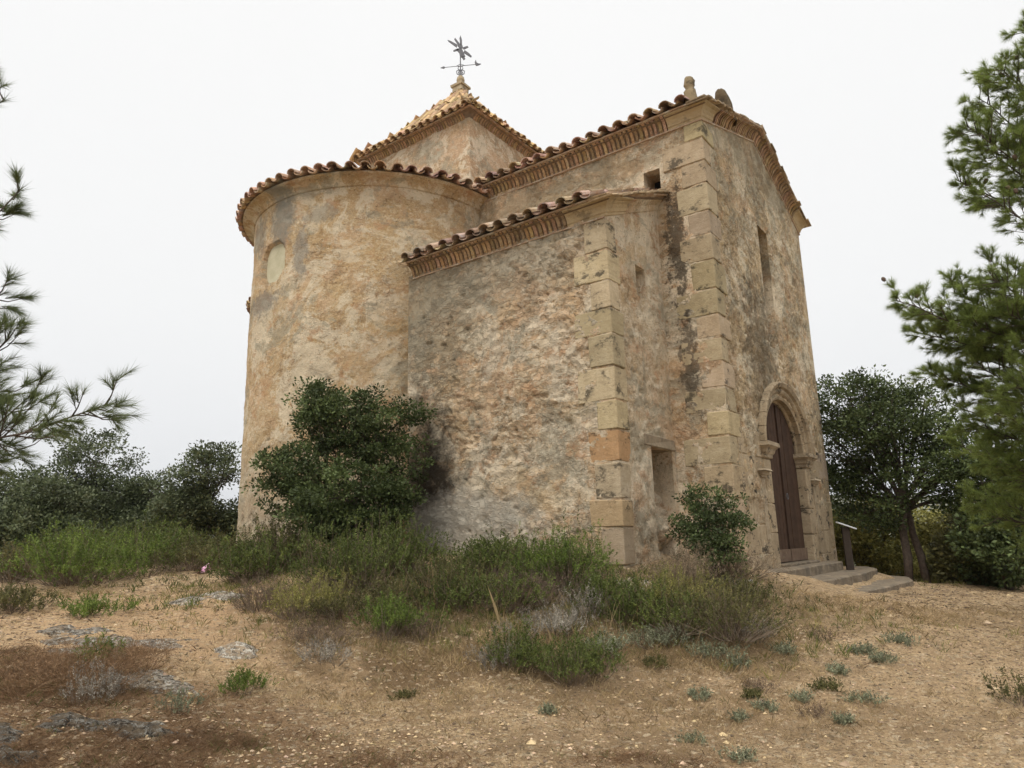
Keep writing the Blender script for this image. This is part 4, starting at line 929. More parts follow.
# ------------------------------------------------------------------ broadleaf trees and bushes
def tree(name, base, blobs, mat, label, cat, nclump, per, ls, csig, tr=.12, group=None, trunks=None, lw=.55, shell=.5, fork=0):
    """blobs: (x, y, z, rx, ry, rz) world; leaf clumps on twigs spread through each"""
    base = np.array(base, float); e_ = empty(name, base, 0, label=label, cat=cat, group=group)
    tk, cr = MB(), MB()
    bl = np.array([b for b in blobs], float); vol = (bl[:, 3]*bl[:, 4]*bl[:, 5])**.75; vol /= vol.sum()
    c0 = bl[:, :3].mean(0)
    roots = [np.array(t, float) for t in (trunks or [base])]
    for bi, b in enumerate(bl):
        rt = roots[bi % len(roots)]; c = b[:3]
        mid = rt*.5+c*.5; mid = mid+[(rt[0]-c[0])*.18, (rt[1]-c[1])*.18, .1]+rng.normal(0, .05*np.linalg.norm(c-rt), 3)
        tt = np.linspace(0, 1, 8)[:, None]; limb = rt*(1-tt)**2+2*mid*tt*(1-tt)+c*tt*tt
        if fork:
            fk = rt+[.12*fork*(-1 if bi % 2 else .6), 0, fork]; m2 = fk*.5+c*.5+[0, 0, .15]; tt2 = np.linspace(0, 1, 5)[:, None]
            limb = np.concatenate([rt+(fk-rt)*np.array([0, .33, .66])[:, None]+[[0, 0, 0], [.03, .02, 0], [-.02, .03, 0]], fk*(1-tt2)**2+2*m2*tt2*(1-tt2)+c*tt2*tt2])
        limb[1:-1] += rng.normal(0, .02*np.linalg.norm(c-rt), (6, 3))*(.25 if fork else 1); limb[0, 2] -= .15
        tk.tube(limb-base, np.linspace(tr, tr*.28, 8)*(1 if bi < len(roots) else .8), 7)
        n = max(6, int(nclump*vol[bi])); q = rdir(n)*(shell+(1-shell)*rng.uniform(0, 1, n)**.6)[:, None]*b[3:6]*rng.uniform(.82, 1.12, (n, 1))
        C = c+q
        for k in range(n):
            if k % 2 == 0:
                s0 = limb[rng.integers(4, 8)]; m = (s0+C[k])/2+rng.normal(0, .06, 3); tk.tube(np.array([s0, m, C[k]])-base, [tr*.16, tr*.10, tr*.04], 4)
        ii_ = np.repeat(np.arange(n), per); sg = csig*rng.uniform(.6, 1.35, n)[ii_, None]
        P = C[ii_]+rdir(len(ii_))*(rng.uniform(0, 1, (len(ii_), 1))**.45)*1.75*sg*[1, 1, .6]
        D = nrm(nrm(P-C[ii_])+rdir(len(ii_))*.9+[0, 0, .2]); tone = rng.uniform(.6, 1.45, n)[ii_]*rng.uniform(.8, 1.2, len(ii_))
        L_ = ls*rng.uniform(.65, 1.3, len(ii_)); leaves(cr, P-base, D, L_, L_*lw, tone)
    tk.build('trunk', M['bark'], e_, True); cr.build('crown', mat, e_)
    return e_
def blob_at(px, py, d, rx, rz, ry=None):
    p = at(px, py, d); return (p[0], p[1], p[2], rx, ry or rx, rz)
# the large evergreen bush against the apse
D1 = 11.25; b0 = at(345, 540, D1); b0[2] = gz1(b0[0], b0[1])
tree('holm_oak_bush', b0, [blob_at(345, 425, D1, .75, .62, .6), blob_at(320, 405, D1-.1, .45, .40), blob_at(375, 430, D1, .60, .55), blob_at(300, 470, D1-.1, .55, .50), blob_at(400, 460, D1+.1, .42, .55, .4), blob_at(340, 490, D1-.35, .85, .50), blob_at(285, 492, D1, .42, .30), blob_at(385, 505, D1-.1, .6, .4), blob_at(320, 520, D1-.3, .6, .3), blob_at(360, 528, D1-.3, .6, .3), blob_at(410, 410, D1+.1, .3, .25)],
     LM['oak'], 'large dark green holm oak bush growing against the round apse wall', 'bush', 420, 110, .055, .105, .045)
D2 = 9.75; b0 = at(712, 556, D2); b0[2] = gz1(b0[0], b0[1])
tree('holm_oak_bush', b0, [blob_at(705, 500, D2, .30, .22), blob_at(695, 520, D2, .30, .28), blob_at(725, 510, D2, .30, .26), blob_at(712, 532, D2-.1, .42, .24), blob_at(700, 544, D2-.1, .36, .18), blob_at(725, 546, D2-.1, .34, .18), blob_at(710, 556, D2-.15, .42, .14), blob_at(735, 528, D2, .22, .24)],
     LM['oak'], 'small rounded dark green oak bush between the blocked doorway and the portal', 'bush', 130, 75, .042, .075, .022)
# trees beyond the left shoulder of the hill
for (px, top, wd, d, lab) in ((12, 470, 110, 24, 'leftmost dark tree behind the low branch of the pine'), (88, 434, 124, 25, 'tallest rounded dark tree between the pine branch and the apse'), (48, 482, 90, 21, 'lower dark tree tucked in front of the tallest one on the left'),
                         (148, 474, 80, 24, 'squat dark tree left of the tree beside the apse'), (203, 444, 100, 22, 'dense grey green tree standing just left of the apse wall')):
    b0 = at(px, 545, d); b0[2] = gz1(b0[0], b0[1]); k = d/FPX; z1 = at(px, top, d)[2]; hh = (z1-b0[2]); r = wd*k/2
    cx0, cy0 = b0[0], b0[1]; bs = []
    for i in range(8):
        a = rng.uniform(0, 6.28); q = rng.uniform(.25, .75)*r
        bs.append((cx0+math.cos(a)*q, cy0+math.sin(a)*q*.8, b0[2]+hh*(.22+.48*rng.uniform(0, 1)*(1-.5*q/r)), r*.5, r*.5, hh*.2))
    bs.append((cx0, cy0, z1-hh*.22, r*.55, r*.5, hh*.24))
    tree('evergreen_oak', b0, bs, LM['oak_far'], lab, 'tree', 380, 110, .085, .21, .13, 'trees beyond the left shoulder of the hill')
# right of the hermitage: the spreading holm oak with two trunks
D3 = 17.0; b0 = at(907, 575, D3); b0[2] = gz1(b0[0], b0[1]); b1 = b0+[.45, .1, 0]; b1[2] = gz1(b1[0], b1[1])
bs = [blob_at(850, 400, D3+.5, .95, .65), blob_at(880, 425, D3, .95, .6), blob_at(840, 445, D3+.8, .9, .7), blob_at(835, 490, D3+.9, .8, .6), blob_at(868, 480, D3+.4, .7, .5), blob_at(905, 440, D3, .7, .5),
      blob_at(925, 470, D3-.3, .75, .45), blob_at(955, 470, D3-.2, .7, .35), blob_at(890, 395, D3+.2, .6, .4), blob_at(900, 505, D3-.3, .35, .22), blob_at(945, 430, D3, .6, .45), blob_at(860, 515, D3+.5, .5, .22), blob_at(975, 455, D3+.2, .7, .5), blob_at(960, 500, D3+.1, .5, .3), blob_at(925, 400, D3+.1, .5, .35), blob_at(880, 520, D3+.2, .5, .25)]
tree('holm_oak', b0, bs, LM['oak'], 'spreading holm oak with two slim dark trunks right of the portal', 'tree', 640, 62, .075, .15, .085, trunks=[b0, b1], fork=1.5)
for (px, py, top, wd, d, mt, lab) in ((1008, 585, 452, 100, 16.5, 'oak', 'dark bushy tree filling the right edge below the pine'), (872, 572, 496, 80, 19.5, 'yellow', 'yellowish green bush behind the information post'), (940, 575, 506, 80, 21, 'yellow', 'yellowish green bush behind the right hand trunk of the holm oak'),
                                      (965, 578, 535, 60, 17.5, 'olive', 'low olive bush between the oak trunks and the dark tree at the right edge'), (985, 578, 500, 90, 19, 'olive', 'olive thicket between the holm oak and the dark tree at the right edge'), (835, 572, 500, 50, 23, 'oak_far', 'dark shrub showing between the chapel corner and the information post'), (900, 574, 535, 70, 24, 'oak_far', 'dull green thicket seen between the two oak trunks')):
    b0 = at(px, py-10, d); b0[2] = gz1(b0[0], b0[1]); k = d/FPX; z1 = at(px, top, d)[2]; hh = z1-b0[2]; r = wd*k/2
    bs = [(b0[0]+rng.uniform(-.6, .6)*r, b0[1]+rng.uniform(-.5, .5)*r, b0[2]+hh*f, r*.5, r*.5, hh*.2) for f in (.2, .25, .4, .5, .6, .7)]+[(b0[0], b0[1], z1-hh*.2, r*.5, r*.5, hh*.2)]
    tree('hillside_bush', b0, bs, LM[mt], lab, 'bush', 200, 70, .09, .17, .05, 'bushes beyond the dirt clearing')

# ------------------------------------------------------------------ pines
def tuft(mb, P, D, n, ln, wd, spread=.75):
    """needle brushes: n needles at each point of P around direction D"""
    i = np.repeat(np.arange(len(P)), n); D2 = nrm(D[i]+rdir(len(i))*spread); off_ = rng.uniform(-.5, .1, len(i))[:, None]*D[i]*ln*.9
    needles(mb, P[i]+off_, D2, ln*rng.uniform(.6, 1.15, len(i)), wd, rng.uniform(.75, 1.25, len(P))[i]*rng.uniform(.85, 1.15, len(i)))
def branch(bk, nd, pts, r0, twigs, tl, nn, ln, wd, base, sub=3, spread=.75, start=.25, flatten=.5):
    """a pine bough along pts with side twigs that carry needle brushes at their ends"""
    pts = np.array(pts, float); s = np.linspace(0, 1, 14); idx = np.linspace(0, 1, len(pts))
    idx = np.concatenate([[0], np.cumsum(np.linalg.norm(np.diff(pts, axis=0), axis=1))]); idx = idx/idx[-1]
    B = np.stack([np.interp(s, idx, pts[:, k]) for k in range(3)], 1); B[1:-1] += rng.normal(0, .012, (12, 3))
    bk.tube(B-base, np.linspace(r0, r0*.2, 14), 6)
    T = nrm(np.gradient(B, axis=0)); P, D = [B[-1]], [T[-1]]
    for k in range(twigs):
        q = start+(1-start)*(k+rng.uniform(0, 1))/twigs; j = min(12, int(q*13)); o = B[j]+(B[j+1]-B[j])*(q*13-j)
        side = rdir(1)[0]*[1, 1, flatten]; side -= T[j]*(side@T[j]); side = nrm(side); L0 = tl*(1.15-.6*q)*rng.uniform(.6, 1.2)
        d = nrm(T[j]*.75+side*.8+[0, 0, .12]); e1 = o+d*L0; m = (o+e1)/2+[0, 0, -.02]
        bk.tube(np.array([o, m, e1])-base, [r0*.3, r0*.2, r0*.1], 4); P.append(e1); D.append(d)
        for _ in range(sub):
            f = rng.uniform(.3, .95); o2 = o+(e1-o)*f; d2 = nrm(d+rdir(1)[0]*[.8, .8, .6]); e2 = o2+d2*L0*rng.uniform(.25, .55)
            bk.tube(np.array([o2, (o2+e2)/2, e2])-base, [r0*.16, r0*.12, r0*.07], 4); P.append(e2); D.append(d2); P.append((o2+e2)/2); D.append(d2)
    tuft(nd, np.array(P)-base, np.array(D), nn, ln, wd, spread)
    return np.array(P)
# left pine: stands beside the camera, its boughs reach into the frame
pb = np.array([-4.6, 3.3, 0.0]); pb[2] = gz1(pb[0], pb[1])
pl_ = empty('pine_tree', pb, 0, label='pine whose thin needled boughs reach in from the left edge', cat='tree')
bk, nd = MB(), MB(); tz = np.linspace(0, 7.5, 16); tk_ = np.stack([.15*np.sin(tz*.8), .1*np.cos(tz*.7), tz-.2], 1); bk.tube(tk_, np.linspace(.15, .05, 16), 10)
def trunkp(z): i = min(15, max(0, int((z-pb[2])/7.5*15))); return pb+tk_[i]
DL = 4.6
for pts, tw, tl in (([(-60, 478, DL), (-15, 440, DL-.2), (50, 428, DL-.3), (108, 404, DL-.4)], 22, .32), ([(-90, 500, DL+.2), (-20, 450, DL), (15, 408, DL), (30, 396, DL)], 14, .30),
                    ([(-70, 400, DL), (-20, 365, DL), (8, 338, DL)], 16, .30), ([(-80, 380, DL+.4), (-30, 400, DL+.3), (8, 390, DL+.2)], 14, .32), ([(-60, 330, DL), (-15, 300, DL), (5, 293, DL)], 12, .24),
                    ([(-70, 260, DL-.3), (-20, 222, DL-.3), (10, 200, DL-.3), (20, 190, DL-.3)], 13, .19), ([(-60, 150, DL-.2), (-25, 118, DL-.2), (4, 100, DL-.2)], 9, .20), ([(-90, 440, DL+.6), (-30, 440, DL+.5), (20, 450, DL+.5)], 14, .34), ([(-80, 60, DL+.2), (-50, 70, DL+.1), (-25, 60, DL)], 8, .26)):
    W_ = [at(*q) for q in pts]; t0 = trunkp(W_[0][2]-.25)
    branch(bk, nd, [t0]+W_, .016, int(tw*2.2), tl, 38, .082, .0021, pb, 3, .62, .34)
for k in range(16):
    a = rng.uniform(2.0, 5.2); zz = 2.6+k*.3; t0 = trunkp(pb[2]+zz); Lb = rng.uniform(1.0, 1.9)*(1.15-.08*k/2)
    e1 = t0+np.array([math.cos(a)*Lb, math.sin(a)*Lb, rng.uniform(.1, .6)]); branch(bk, nd, [t0, t0*.5+e1*.5+[0, 0, -.05], e1], .016, 14, .36, 24, .08, .0022, pb, 3, .62, .25)
bk.build('trunk', M['bark'], pl_, True); nd.build('crown', LM['pine_backlit'], pl_)
# right pine: heavy crown entering from the right edge
pb = at(1240, 600, 10.2); pb[2] = gz1(pb[0], pb[1])
pr_ = empty('pine_tree', pb, 0, label='tall pine with thick drooping boughs and small cones hanging in from the right edge', cat='tree')
bk, nd = MB(), MB(); tz = np.linspace(0, 10.2, 20); tk_ = np.stack([-.25*np.sin(tz*.35), .1*np.sin(tz*.7), tz-.2], 1); bk.tube(tk_, np.linspace(.2, .05, 20), 10)
DP = 9.2; tips = []
for (px, py, dd_, r, tw) in ((1012, 85, 0, .62, 30), (975, 140, -.2, .55, 30), (1005, 170, .2, .75, 40), (962, 185, 0, .40, 22), (1022, 40, 0, .40, 18), (1040, 120, .3, .8, 30), (985, 110, .2, .5, 24), (990, 205, -.2, .5, 24),
                             (902, 305, -.3, .42, 26), (935, 312, 0, .52, 32), (970, 305, .2, .60, 36), (1005, 295, 0, .65, 36), (925, 335, .2, .45, 24), (985, 335, .3, .65, 34), (1020, 330, 0, .6, 30), (950, 345, .5, .5, 24),
                             (925, 372, .8, .40, 20), (960, 385, .6, .55, 30), (1000, 385, .4, .65, 34), (1020, 430, .2, .6, 30), (985, 430, .8, .55, 28), (1010, 470, .6, .6, 28), (950, 405, 1.1, .4, 18), (1040, 400, 0, .7, 26), (1030, 460, 1, .7, 26), (990, 500, 1.5, .6, 24), (1015, 520, 1.2, .6, 24), (965, 450, 1.6, .5, 20), (1030, 300, .4, .7, 28)):
    c = at(px+13, py+3, DP+dd_); i = min(19, max(2, int((c[2]-.3-pb[2]-(.35))/10.2*19))); t0 = pb+tk_[i]
    dirv = nrm(c-t0); e1 = c+dirv*r*.55
    P = branch(bk, nd, [t0, t0*.55+c*.45+[0, 0, .12], c-dirv*r*.4, e1], .022, tw, r*.85, 52, .085, .0034, pb, 4, .8, .52, .8)
    tips.append(P)
bk.build('trunk', M['bark'], pr_, True); nd.build('crown', LM['pine'], pr_)
tp = np.concatenate(tips[:9]); sel = rng.choice(len(tp), 22, replace=False)
cone_mat = simple('pine_cone', (.06, .04, .03), (.12, .085, .06), 30, .8, .005)
cm = MB(); cm.lathe([(0, -.035), (.016, -.03), (.024, -.01), (.022, .01), (.012, .03), (0, .038)], (0, 0, 0), 8, jit=.002); c_me = None
for k, i in enumerate(sel):
    if c_me is None: o = cm.build('pine_cone', cone_mat, pr_, True); c_me = o
    else: o = c_me.copy(); col.objects.link(o); o.parent = pr_
    o.location = tp[i]-pb+rng.normal(0, .03, 3); o.rotation_euler = (random.uniform(2, 4), random.uniform(-.8, .8), 0)

# ------------------------------------------------------------------ scrub on the mound
SH = [
 ('bright', 88, 586, 100, 50, 'bright green broom bush at the left edge of the sandy path'),
 ('olive', 22, 580, 80, 36, 'low olive bush below the pine bough, leftmost of the scrub row'),
 ('green', 150, 566, 90, 42, 'green bush behind and right of the bright broom bush'),
 ('olive', 205, 568, 80, 40, 'olive bush behind the pink scrap, in front of the far trees'),
 ('green', 120, 560, 100, 36, 'dull green bush rising behind the bright broom bush'),
 ('green', 250, 584, 62, 52, 'green bush at the foot of the apse wall, left of the large oak bush'),
 ('olive', 285, 570, 80, 62, 'olive shrub in front of the lower left of the large oak bush'),
 ('brown', 264, 614, 56, 36, 'dark brown dead cushion shrub at the bend of the sandy path'),
 ('yellow', 306, 618, 60, 46, 'yellow green bush right of the dark brown cushion shrub'),
 ('green', 340, 592, 90, 72, 'tall green bush directly below the large oak bush'),
 ('green', 395, 575, 80, 66, 'green bush before the dark stain on the side chapel wall'),
 ('olive', 375, 622, 80, 50, 'olive bush in the middle of the slope below the large oak bush'),
 ('bright', 395, 640, 50, 46, 'slim bright green tuft on the slope above the purple grey cushions'),
 ('green', 490, 578, 78, 54, 'upright green bush against the whitewashed foot of the side chapel'),
 ('olive', 440, 604, 90, 50, 'broad olive bush below the side chapel wall'),
 ('green', 475, 618, 90, 50, 'rounded green bush right below the broad olive bush'),
 ('bright', 572, 590, 84, 68, 'light green bush with upright shoots before the orange corner stones'),
 ('brown', 535, 608, 74, 44, 'brown twiggy bush left of the light green bush at the corner'),
 ('green', 566, 684, 84, 50, 'low green bush closest to the camera on the slope'),
 ('green', 525, 672, 60, 46, 'green bush with pale seed heads behind the silver tuft'),
 ('silver', 496, 672, 40, 28, 'silver lavender tuft left of the lowest green bush'),
 ('brown', 322, 646, 60, 24, 'purple brown cushion at the top of the two cushions by the path'),
 ('silver', 322, 664, 40, 18, 'small silver cushion just below the purple brown one'),
 ('green', 630, 640, 90, 56, 'green bush in the middle of the scrub right of the chapel corner'),
 ('yellow', 665, 622, 80, 46, 'yellow green bush below the tan rounded shrub'),
 ('olive', 715, 640, 100, 62, 'large olive bush at the right end of the scrub'),
 ('tan', 676, 590, 60, 48, 'tan rounded dead shrub below the blocked doorway'),
 ('olive', 752, 610, 50, 40, 'olive bush nearest the steps'),
 ('tan', 728, 582, 74, 34, 'greyish dead shrub under the small oak bush'),
 ('green', 600, 612, 54, 40, 'dark green bush just right of the chapel corner stones'),
 ('sage', 600, 656, 50, 22, 'grey green cushion between the lowest green bush and the scrub'),
 ('sage', 660, 652, 60, 22, 'grey green cushion under the green bush right of centre'),
 ('silver', 752, 640, 46, 20, 'silver cushion at the right foot of the large olive bush'),
 ('sage', 722, 664, 44, 16, 'grey green cushion lying lowest below the large olive bush'),
 ('bright', 95, 617, 34, 14, 'small green tuft alone on the sandy path below the broom bush'),
 ('bright', 240, 697, 36, 18, 'small fresh green tuft alone at the lower left of the path'),
 ('silver', 92, 702, 46, 34, 'grey purple bush on the dark rock at the lower left'),
 ('sage', 178, 717, 28, 26, 'pale sage tuft right of the dark rock'),
 ('rust', 40, 694, 110, 26, 'rust brown dry clump between the two grey rock ledges'),
 ('rust', 140, 672, 50, 20, 'small rust brown clump beside the diagonal rock ledge'),
 ('olive', 12, 614, 44, 26, 'low olive tuft cut by the left edge of the picture'),
 ('bright', 96, 668, 36, 20, 'little green tuft with a yellow flower above the dark rock'),
 ('olive', 1018, 706, 30, 26, 'olive grass tuft at the right edge of the clearing'),
 ('silver', 545, 640, 70, 26, 'greyish low cushion above the silver lavender tuft'),
 ('brown', 410, 640, 40, 30, 'brown twigs right of the slim bright green tuft'),
 ('olive', 515, 585, 50, 34, 'small olive bush between the upright green bush and the corner bush'),
 ('silver', 590, 626, 40, 34, 'grey twiggy shrub in the gap above the lowest green bush'),
 ('green', 180, 560, 60, 46, 'dark green bush nearest the far trees on the left'),
 ('green', 230, 552, 50, 36, 'green bush hiding the bottom left of the apse wall'),
 ('olive', 60, 556, 90, 30, 'flat olive thicket behind the broom bush')]
for k_, x_, y_, w_, h_, lab in SH: place_scrub(k_, x_, y_, w_, h_, lab, group='scrub bushes on the slope below the hermitage')
for (x, y) in ((826, 690), (752, 700), (880, 662), (768, 712), (905, 645), (815, 718), (742, 722), (845, 725), (860, 655), (780, 655), (738, 668), (838, 674), (700, 745), (655, 667), (868, 705), (745, 762), (818, 640), (552, 715), (700, 700), (405, 700), (800, 702), (756, 690)):
    place_scrub(('sage', 'sage', 'olive', 'brown')[int(rng.integers(0, 4))], x, y, rng.uniform(11, 27), rng.uniform(2.5, 5.5), 'small flat grey green herb cushion on the stony clearing', 'herb_cushion', 'ground plant', 'herb cushions scattered over the stony clearing', hero=False, dens=1.6)

# ------------------------------------------------------------------ rock outcrops
def rock(px, py, wpx, depth, h, label, rot=0, dark=1.0, seed=0):
    p = ground_hit(px, py); d = math.hypot(p[0], p[1]); rx = wpx*d/FPX/2; ry = depth/2
    n = 110; r, t = np.meshgrid(np.linspace(0, 1, 60), np.linspace(0, 2*np.pi, n)); lob = 1+.22*vn(np.cos(t)*1.7+seed*3, np.sin(t)*1.7, 0, seed)+.10*vn(np.cos(t)*5, np.sin(t)*5, seed, seed)
    x = r*np.cos(t)*rx*lob; y = r*np.sin(t)*ry*lob; x, y = x*math.cos(rot)-y*math.sin(rot), x*math.sin(rot)+y*math.cos(rot)
    st = fbm((x+seed)*2.2, y*3.5, 0, seed+7, 3); st = np.round(st*2.2)/2.2*.6+st*.4
    z = ground_z((p[0]+x).ravel(), (p[1]+y).ravel(), False).reshape(x.shape)-p[2]+h*.62*(np.clip(1-r**3, 0, 1)*(.42+.5*st)+.30*fbm(x*5, y*7, 0, seed, 5))-.08*r**6-.02
    mb = MB(); ny_, nx_ = x.shape; i = np.arange(ny_-1)[:, None]*nx_+np.arange(nx_-1)[None]
    mb.add(np.stack([x, y, z], -1), np.stack([i, i+nx_, i+nx_+1, i+1], -1).reshape(-1, 4), dark)
    o = mb.build('rock_outcrop', M['rock'], smooth=True); o.location = p; tag(o, label, 'rock', 'lichened rock outcrops along the path')
rock(205, 598, 110, .8, .12, 'long pale rock ledge with a shadowed lip below the pink scrap', .3, 1.0, 1)
rock(234, 652, 44, .5, .12, 'pale lichened stone in the middle of the sandy path', 0, 1.25, 2)
rock(168, 644, 74, .55, .05, 'flat grey rock patch left of the pale lichened stone', .1, .85, 3)
rock(55, 640, 180, 1.1, .12, 'wide grey rock ledge at the left edge above the rust brown clump', -.1, .8, 4)
rock(150, 686, 120, .6, .10, 'diagonal grey rock ledge ending in a pale tip', -.5, .85, 5)
rock(70, 738, 220, .9, .16, 'large blackish lichen covered rock at the lower left corner', .1, .5, 6)
rock(135, 720, 80, .35, .07, 'pale cracked rock right behind the blackish rock', -.3, 1.0, 7)
rock(566, 622, 36, .35, .14, 'pale stone showing in a gap between the bushes below the chapel', 0, 1.3, 8)
rock(634, 586, 60, .5, .16, 'rough stone footing under the chapel corner', 0, 1.1, 9)
rock(748, 585, 60, .6, .16, 'rough stone ledge left of the steps under the quoins', 0, 1.0, 10)
rock(575, 717, 30, .2, .06, 'small dark stone lying on the clearing below the lowest green bush', 0, .45, 11)

# ------------------------------------------------------------------ small things
p = ground_hit(203, 574); mb = MB(); q = rng.normal(0, 1, (14, 3))*[.07, .05, .035]+[0, 0, .06]
for k in range(12): a = rng.integers(0, 14, 3); mb.add(q[a], np.array([[0, 1, 2]]))
o = mb.build('paper_scrap', simple('pink_paper', (.62, .30, .45), (.75, .48, .60), 20, 0)); o.location = p; tag(o, 'crumpled pink paper scrap on the pale rock ledge', 'litter')
p = ground_hit(926, 577); mb = MB(); mb.lathe([(0, .09), (.07, .085), (.13, .05), (.15, 0), (.12, -.04)], (0, 0, 0), 9, jit=.02); o = mb.build('stone', M['panel'], smooth=True); o.location = p
tag(o, 'small whitish stone at the edge of the clearing below the holm oak', 'stone')
p = at(850, 566, 15.2); p[2] = gz1(p[0], p[1]); zt = at(850, 527, 15.2)[2]-p[2]
e_ = empty('information_post', p, R_(-12), label='dark information post with a tilted pale panel beside the steps', cat='sign')
mb = MB(); mb.box((-.065, -.05, -.2), (.065, .05, zt), 1, .004); mb.build('post', M['post'], e_, bevel=.008)
ca, sa = math.cos(.6), math.sin(.6); mb = MB(); mb.box((-.17, -.12, -.012), (.17, .12, .012), 1, 0, [(.93, .0, -.37), (.03, .99, .06), (.37, -.03, .93)], (.02, 0, zt+.03)); mb.build('panel', M['panel'], e_, bevel=.004)

# ------------------------------------------------------------------ ground cover
RI = Matrix.Rotation(-A_, 2)
def inside(x, y, m=0.05):
    dx, dy = x-MX, y-MY; lx = dx*W[0]+dy*W[1]; ly = dx*U[0]+dy*U[1]
    return ((lx > -m) & (lx < 5.85+m) & (ly > -m) & (ly < 10.6)) | ((lx > CX-m) & (lx < 0) & (ly > CY0-m) & (ly < CY1+m)) | (np.hypot(lx-AX, ly-AY) < AR+m) | ((lx > .2) & (lx < 6.5) & (ly < .1) & (ly > -1.5))
def wblob(px, py, rx, ry, amp):
    p = ground_hit(px, py); return (p[0], p[1], rx, ry, amp)
def dens(x, y, bl, nz=1.0, sc=1.3, seed=3):
    v = 0
    for (cx, cy, rx, ry, a) in bl: v = v+a*np.exp(-((x-cx)/rx)**2-((y-cy)/ry)**2)
    return v*np.clip(.55+nz*fbm(x*sc, y*sc, 0, seed, 4), 0, 2)
def scatter(n, box_, f):
    """draw about n points, more of them close to the camera, thinned by f"""
    m = n*6; x = rng.uniform(box_[0], box_[1], m); y = box_[2]+(box_[3]-box_[2])*rng.uniform(0, 1, m)**1.5
    k = (rng.uniform(0, 1, m) < np.clip(f(x, y), 0, 1)) & ~inside(x, y); x, y = x[k][:n], y[k][:n]
    return x, y
def mixture(n, bl, seed, sc=1.6, thr=-.25):
    b = np.array(bl); wt = b[:, 2]*b[:, 3]*b[:, 4]; k = rng.choice(len(b), n*3, p=wt/wt.sum())
    x = b[k, 0]+rng.normal(0, .75, n*3)*b[k, 2]; y = b[k, 1]+rng.normal(0, .75, n*3)*b[k, 3]
    ok = (fbm(x*sc, y*sc, 0, seed, 4)+rng.normal(0, .18, n*3) > thr) & ~inside(x, y) & (y > 3.0); return x[ok][:n], y[ok][:n]
def grass(name, mat, n, bl, hgt, wd, blades, label, lean=.6, base=.0, sc=1.3, seed=3, box_=None):
    x, y = mixture(n, bl, seed, sc); z = ground_z(x, y)
    i = np.repeat(np.arange(len(x)), blades); d = np.hypot(x, y)[i]; s = np.clip(d/7, .7, 1.6)
    P = np.stack([x, y, z], 1)[i]+rng.normal(0, .03, (len(i), 3))*[1, 1, 0]-[0, 0, .01]
    D = nrm(rdir(len(i))*lean*[1, 1, .3]+[0, 0, 1]); hh = hgt*rng.uniform(.35, 1.25, len(i))*rng.uniform(.5, 1.3, len(x))[i]
    mb = MB(); s2 = nrm(np.cross(D, rdir(len(i)))); wv = (wd*s)[:, None]; bend = D*hh[:, None]*.55
    tip = P+D*hh[:, None]+np.stack([D[:, 0], D[:, 1], -.35*np.hypot(D[:, 0], D[:, 1])], 1)*hh[:, None]*.35
    V = np.stack([P-s2*wv*.5, P+s2*wv*.5, P+bend+s2*wv*.35, tip, P+bend-s2*wv*.35], 1)
    c = (rng.uniform(.7, 1.25, len(x))[i]*rng.uniform(.8, 1.2, len(i))).repeat(5); k = np.arange(len(i))[:, None]*5
    mb.add(V.reshape(-1, 3), np.concatenate([k+0, k+1, k+2, k+3, k+4], 1), c)
    tag(mb.build(name, mat), label, 'grass', None, 'stuff')
green_b = [wblob(600, 610, 1.9, .7, .9), wblob(700, 630, 1.1, .6, .8), wblob(450, 620, 1.6, .7, .8), wblob(330, 580, 2, 1.0, .8), wblob(120, 560, 4, 1.3, .6), wblob(780, 600, .8, .5, .4), wblob(980, 583, 4, .5, .4), wblob(860, 572, 1.5, .5, .4), wblob(540, 570, 1.8, .6, .8)]
grass('green_grass', LM['yellow'], 2600, green_b, .085, .005, 9, 'green and yellowish grass between the bushes of the slope', .6)
grass('green_grass', LM['green'], 2200, green_b, .11, .005, 8, 'darker green grass under the bushes along the walls', .6, seed=9)
straw_b = [wblob(560, 620, 2.0, .7, .7), wblob(440, 650, 1.2, .5, .9), wblob(720, 655, 1.2, .4, .7), wblob(640, 660, 1.2, .4, .8), wblob(370, 700, 1.5, .5, .4), wblob(30, 600, 1.2, .5, .4), wblob(700, 720, 2.2, .5, .4), wblob(800, 600, 1.4, .5, .4), wblob(930, 620, 2.5, .8, .2), wblob(480, 590, 1.5, .6, .6)]
grass('dry_grass', LM['straw'], 6500, straw_b, .085, .0035, 8, 'short straw coloured dry grass on the slope and clearing', .9, seed=12)
grass('seed_heads', LM['straw'], 260, [wblob(520, 650, .8, .3, 1), wblob(455, 605, .8, .3, 1), wblob(560, 560, .6, .3, .6), wblob(640, 600, 1, .4, .5)], .42, .0045, 3, 'tall dry stalks with pale seed heads standing among the bushes', .35, seed=41)
thin_b = [wblob(800, 700, 2.5, 1.0, 1), wblob(550, 730, 2.5, .6, 1.2), wblob(900, 640, 3, 1.5, .5), wblob(300, 680, 1.5, .7, .7), wblob(150, 610, 2.5, 1.0, .5), wblob(350, 750, 1.8, .3, 1.2), wblob(700, 680, 1.5, .6, 1)]
grass('dry_grass', LM['tan'], 9000, thin_b, .022, .0028, 9, 'flattened dry weeds matted over the stony clearing', 2.2, sc=2.5, seed=18)
grass('low_weeds', LM['olive'], 3600, thin_b, .022, .004, 9, 'low green weeds scattered over the stony clearing', 1.6, sc=3.0, seed=23)
rust_b = [wblob(50, 690, .8, .3, 1.3), wblob(60, 760, 1.0, .2, 1.4), wblob(220, 745, .8, .25, 1.0), wblob(330, 755, .6, .2, .6), wblob(20, 665, .6, .3, 1.0), wblob(640, 760, .4, .12, .7), wblob(130, 655, .4, .2, .5)]
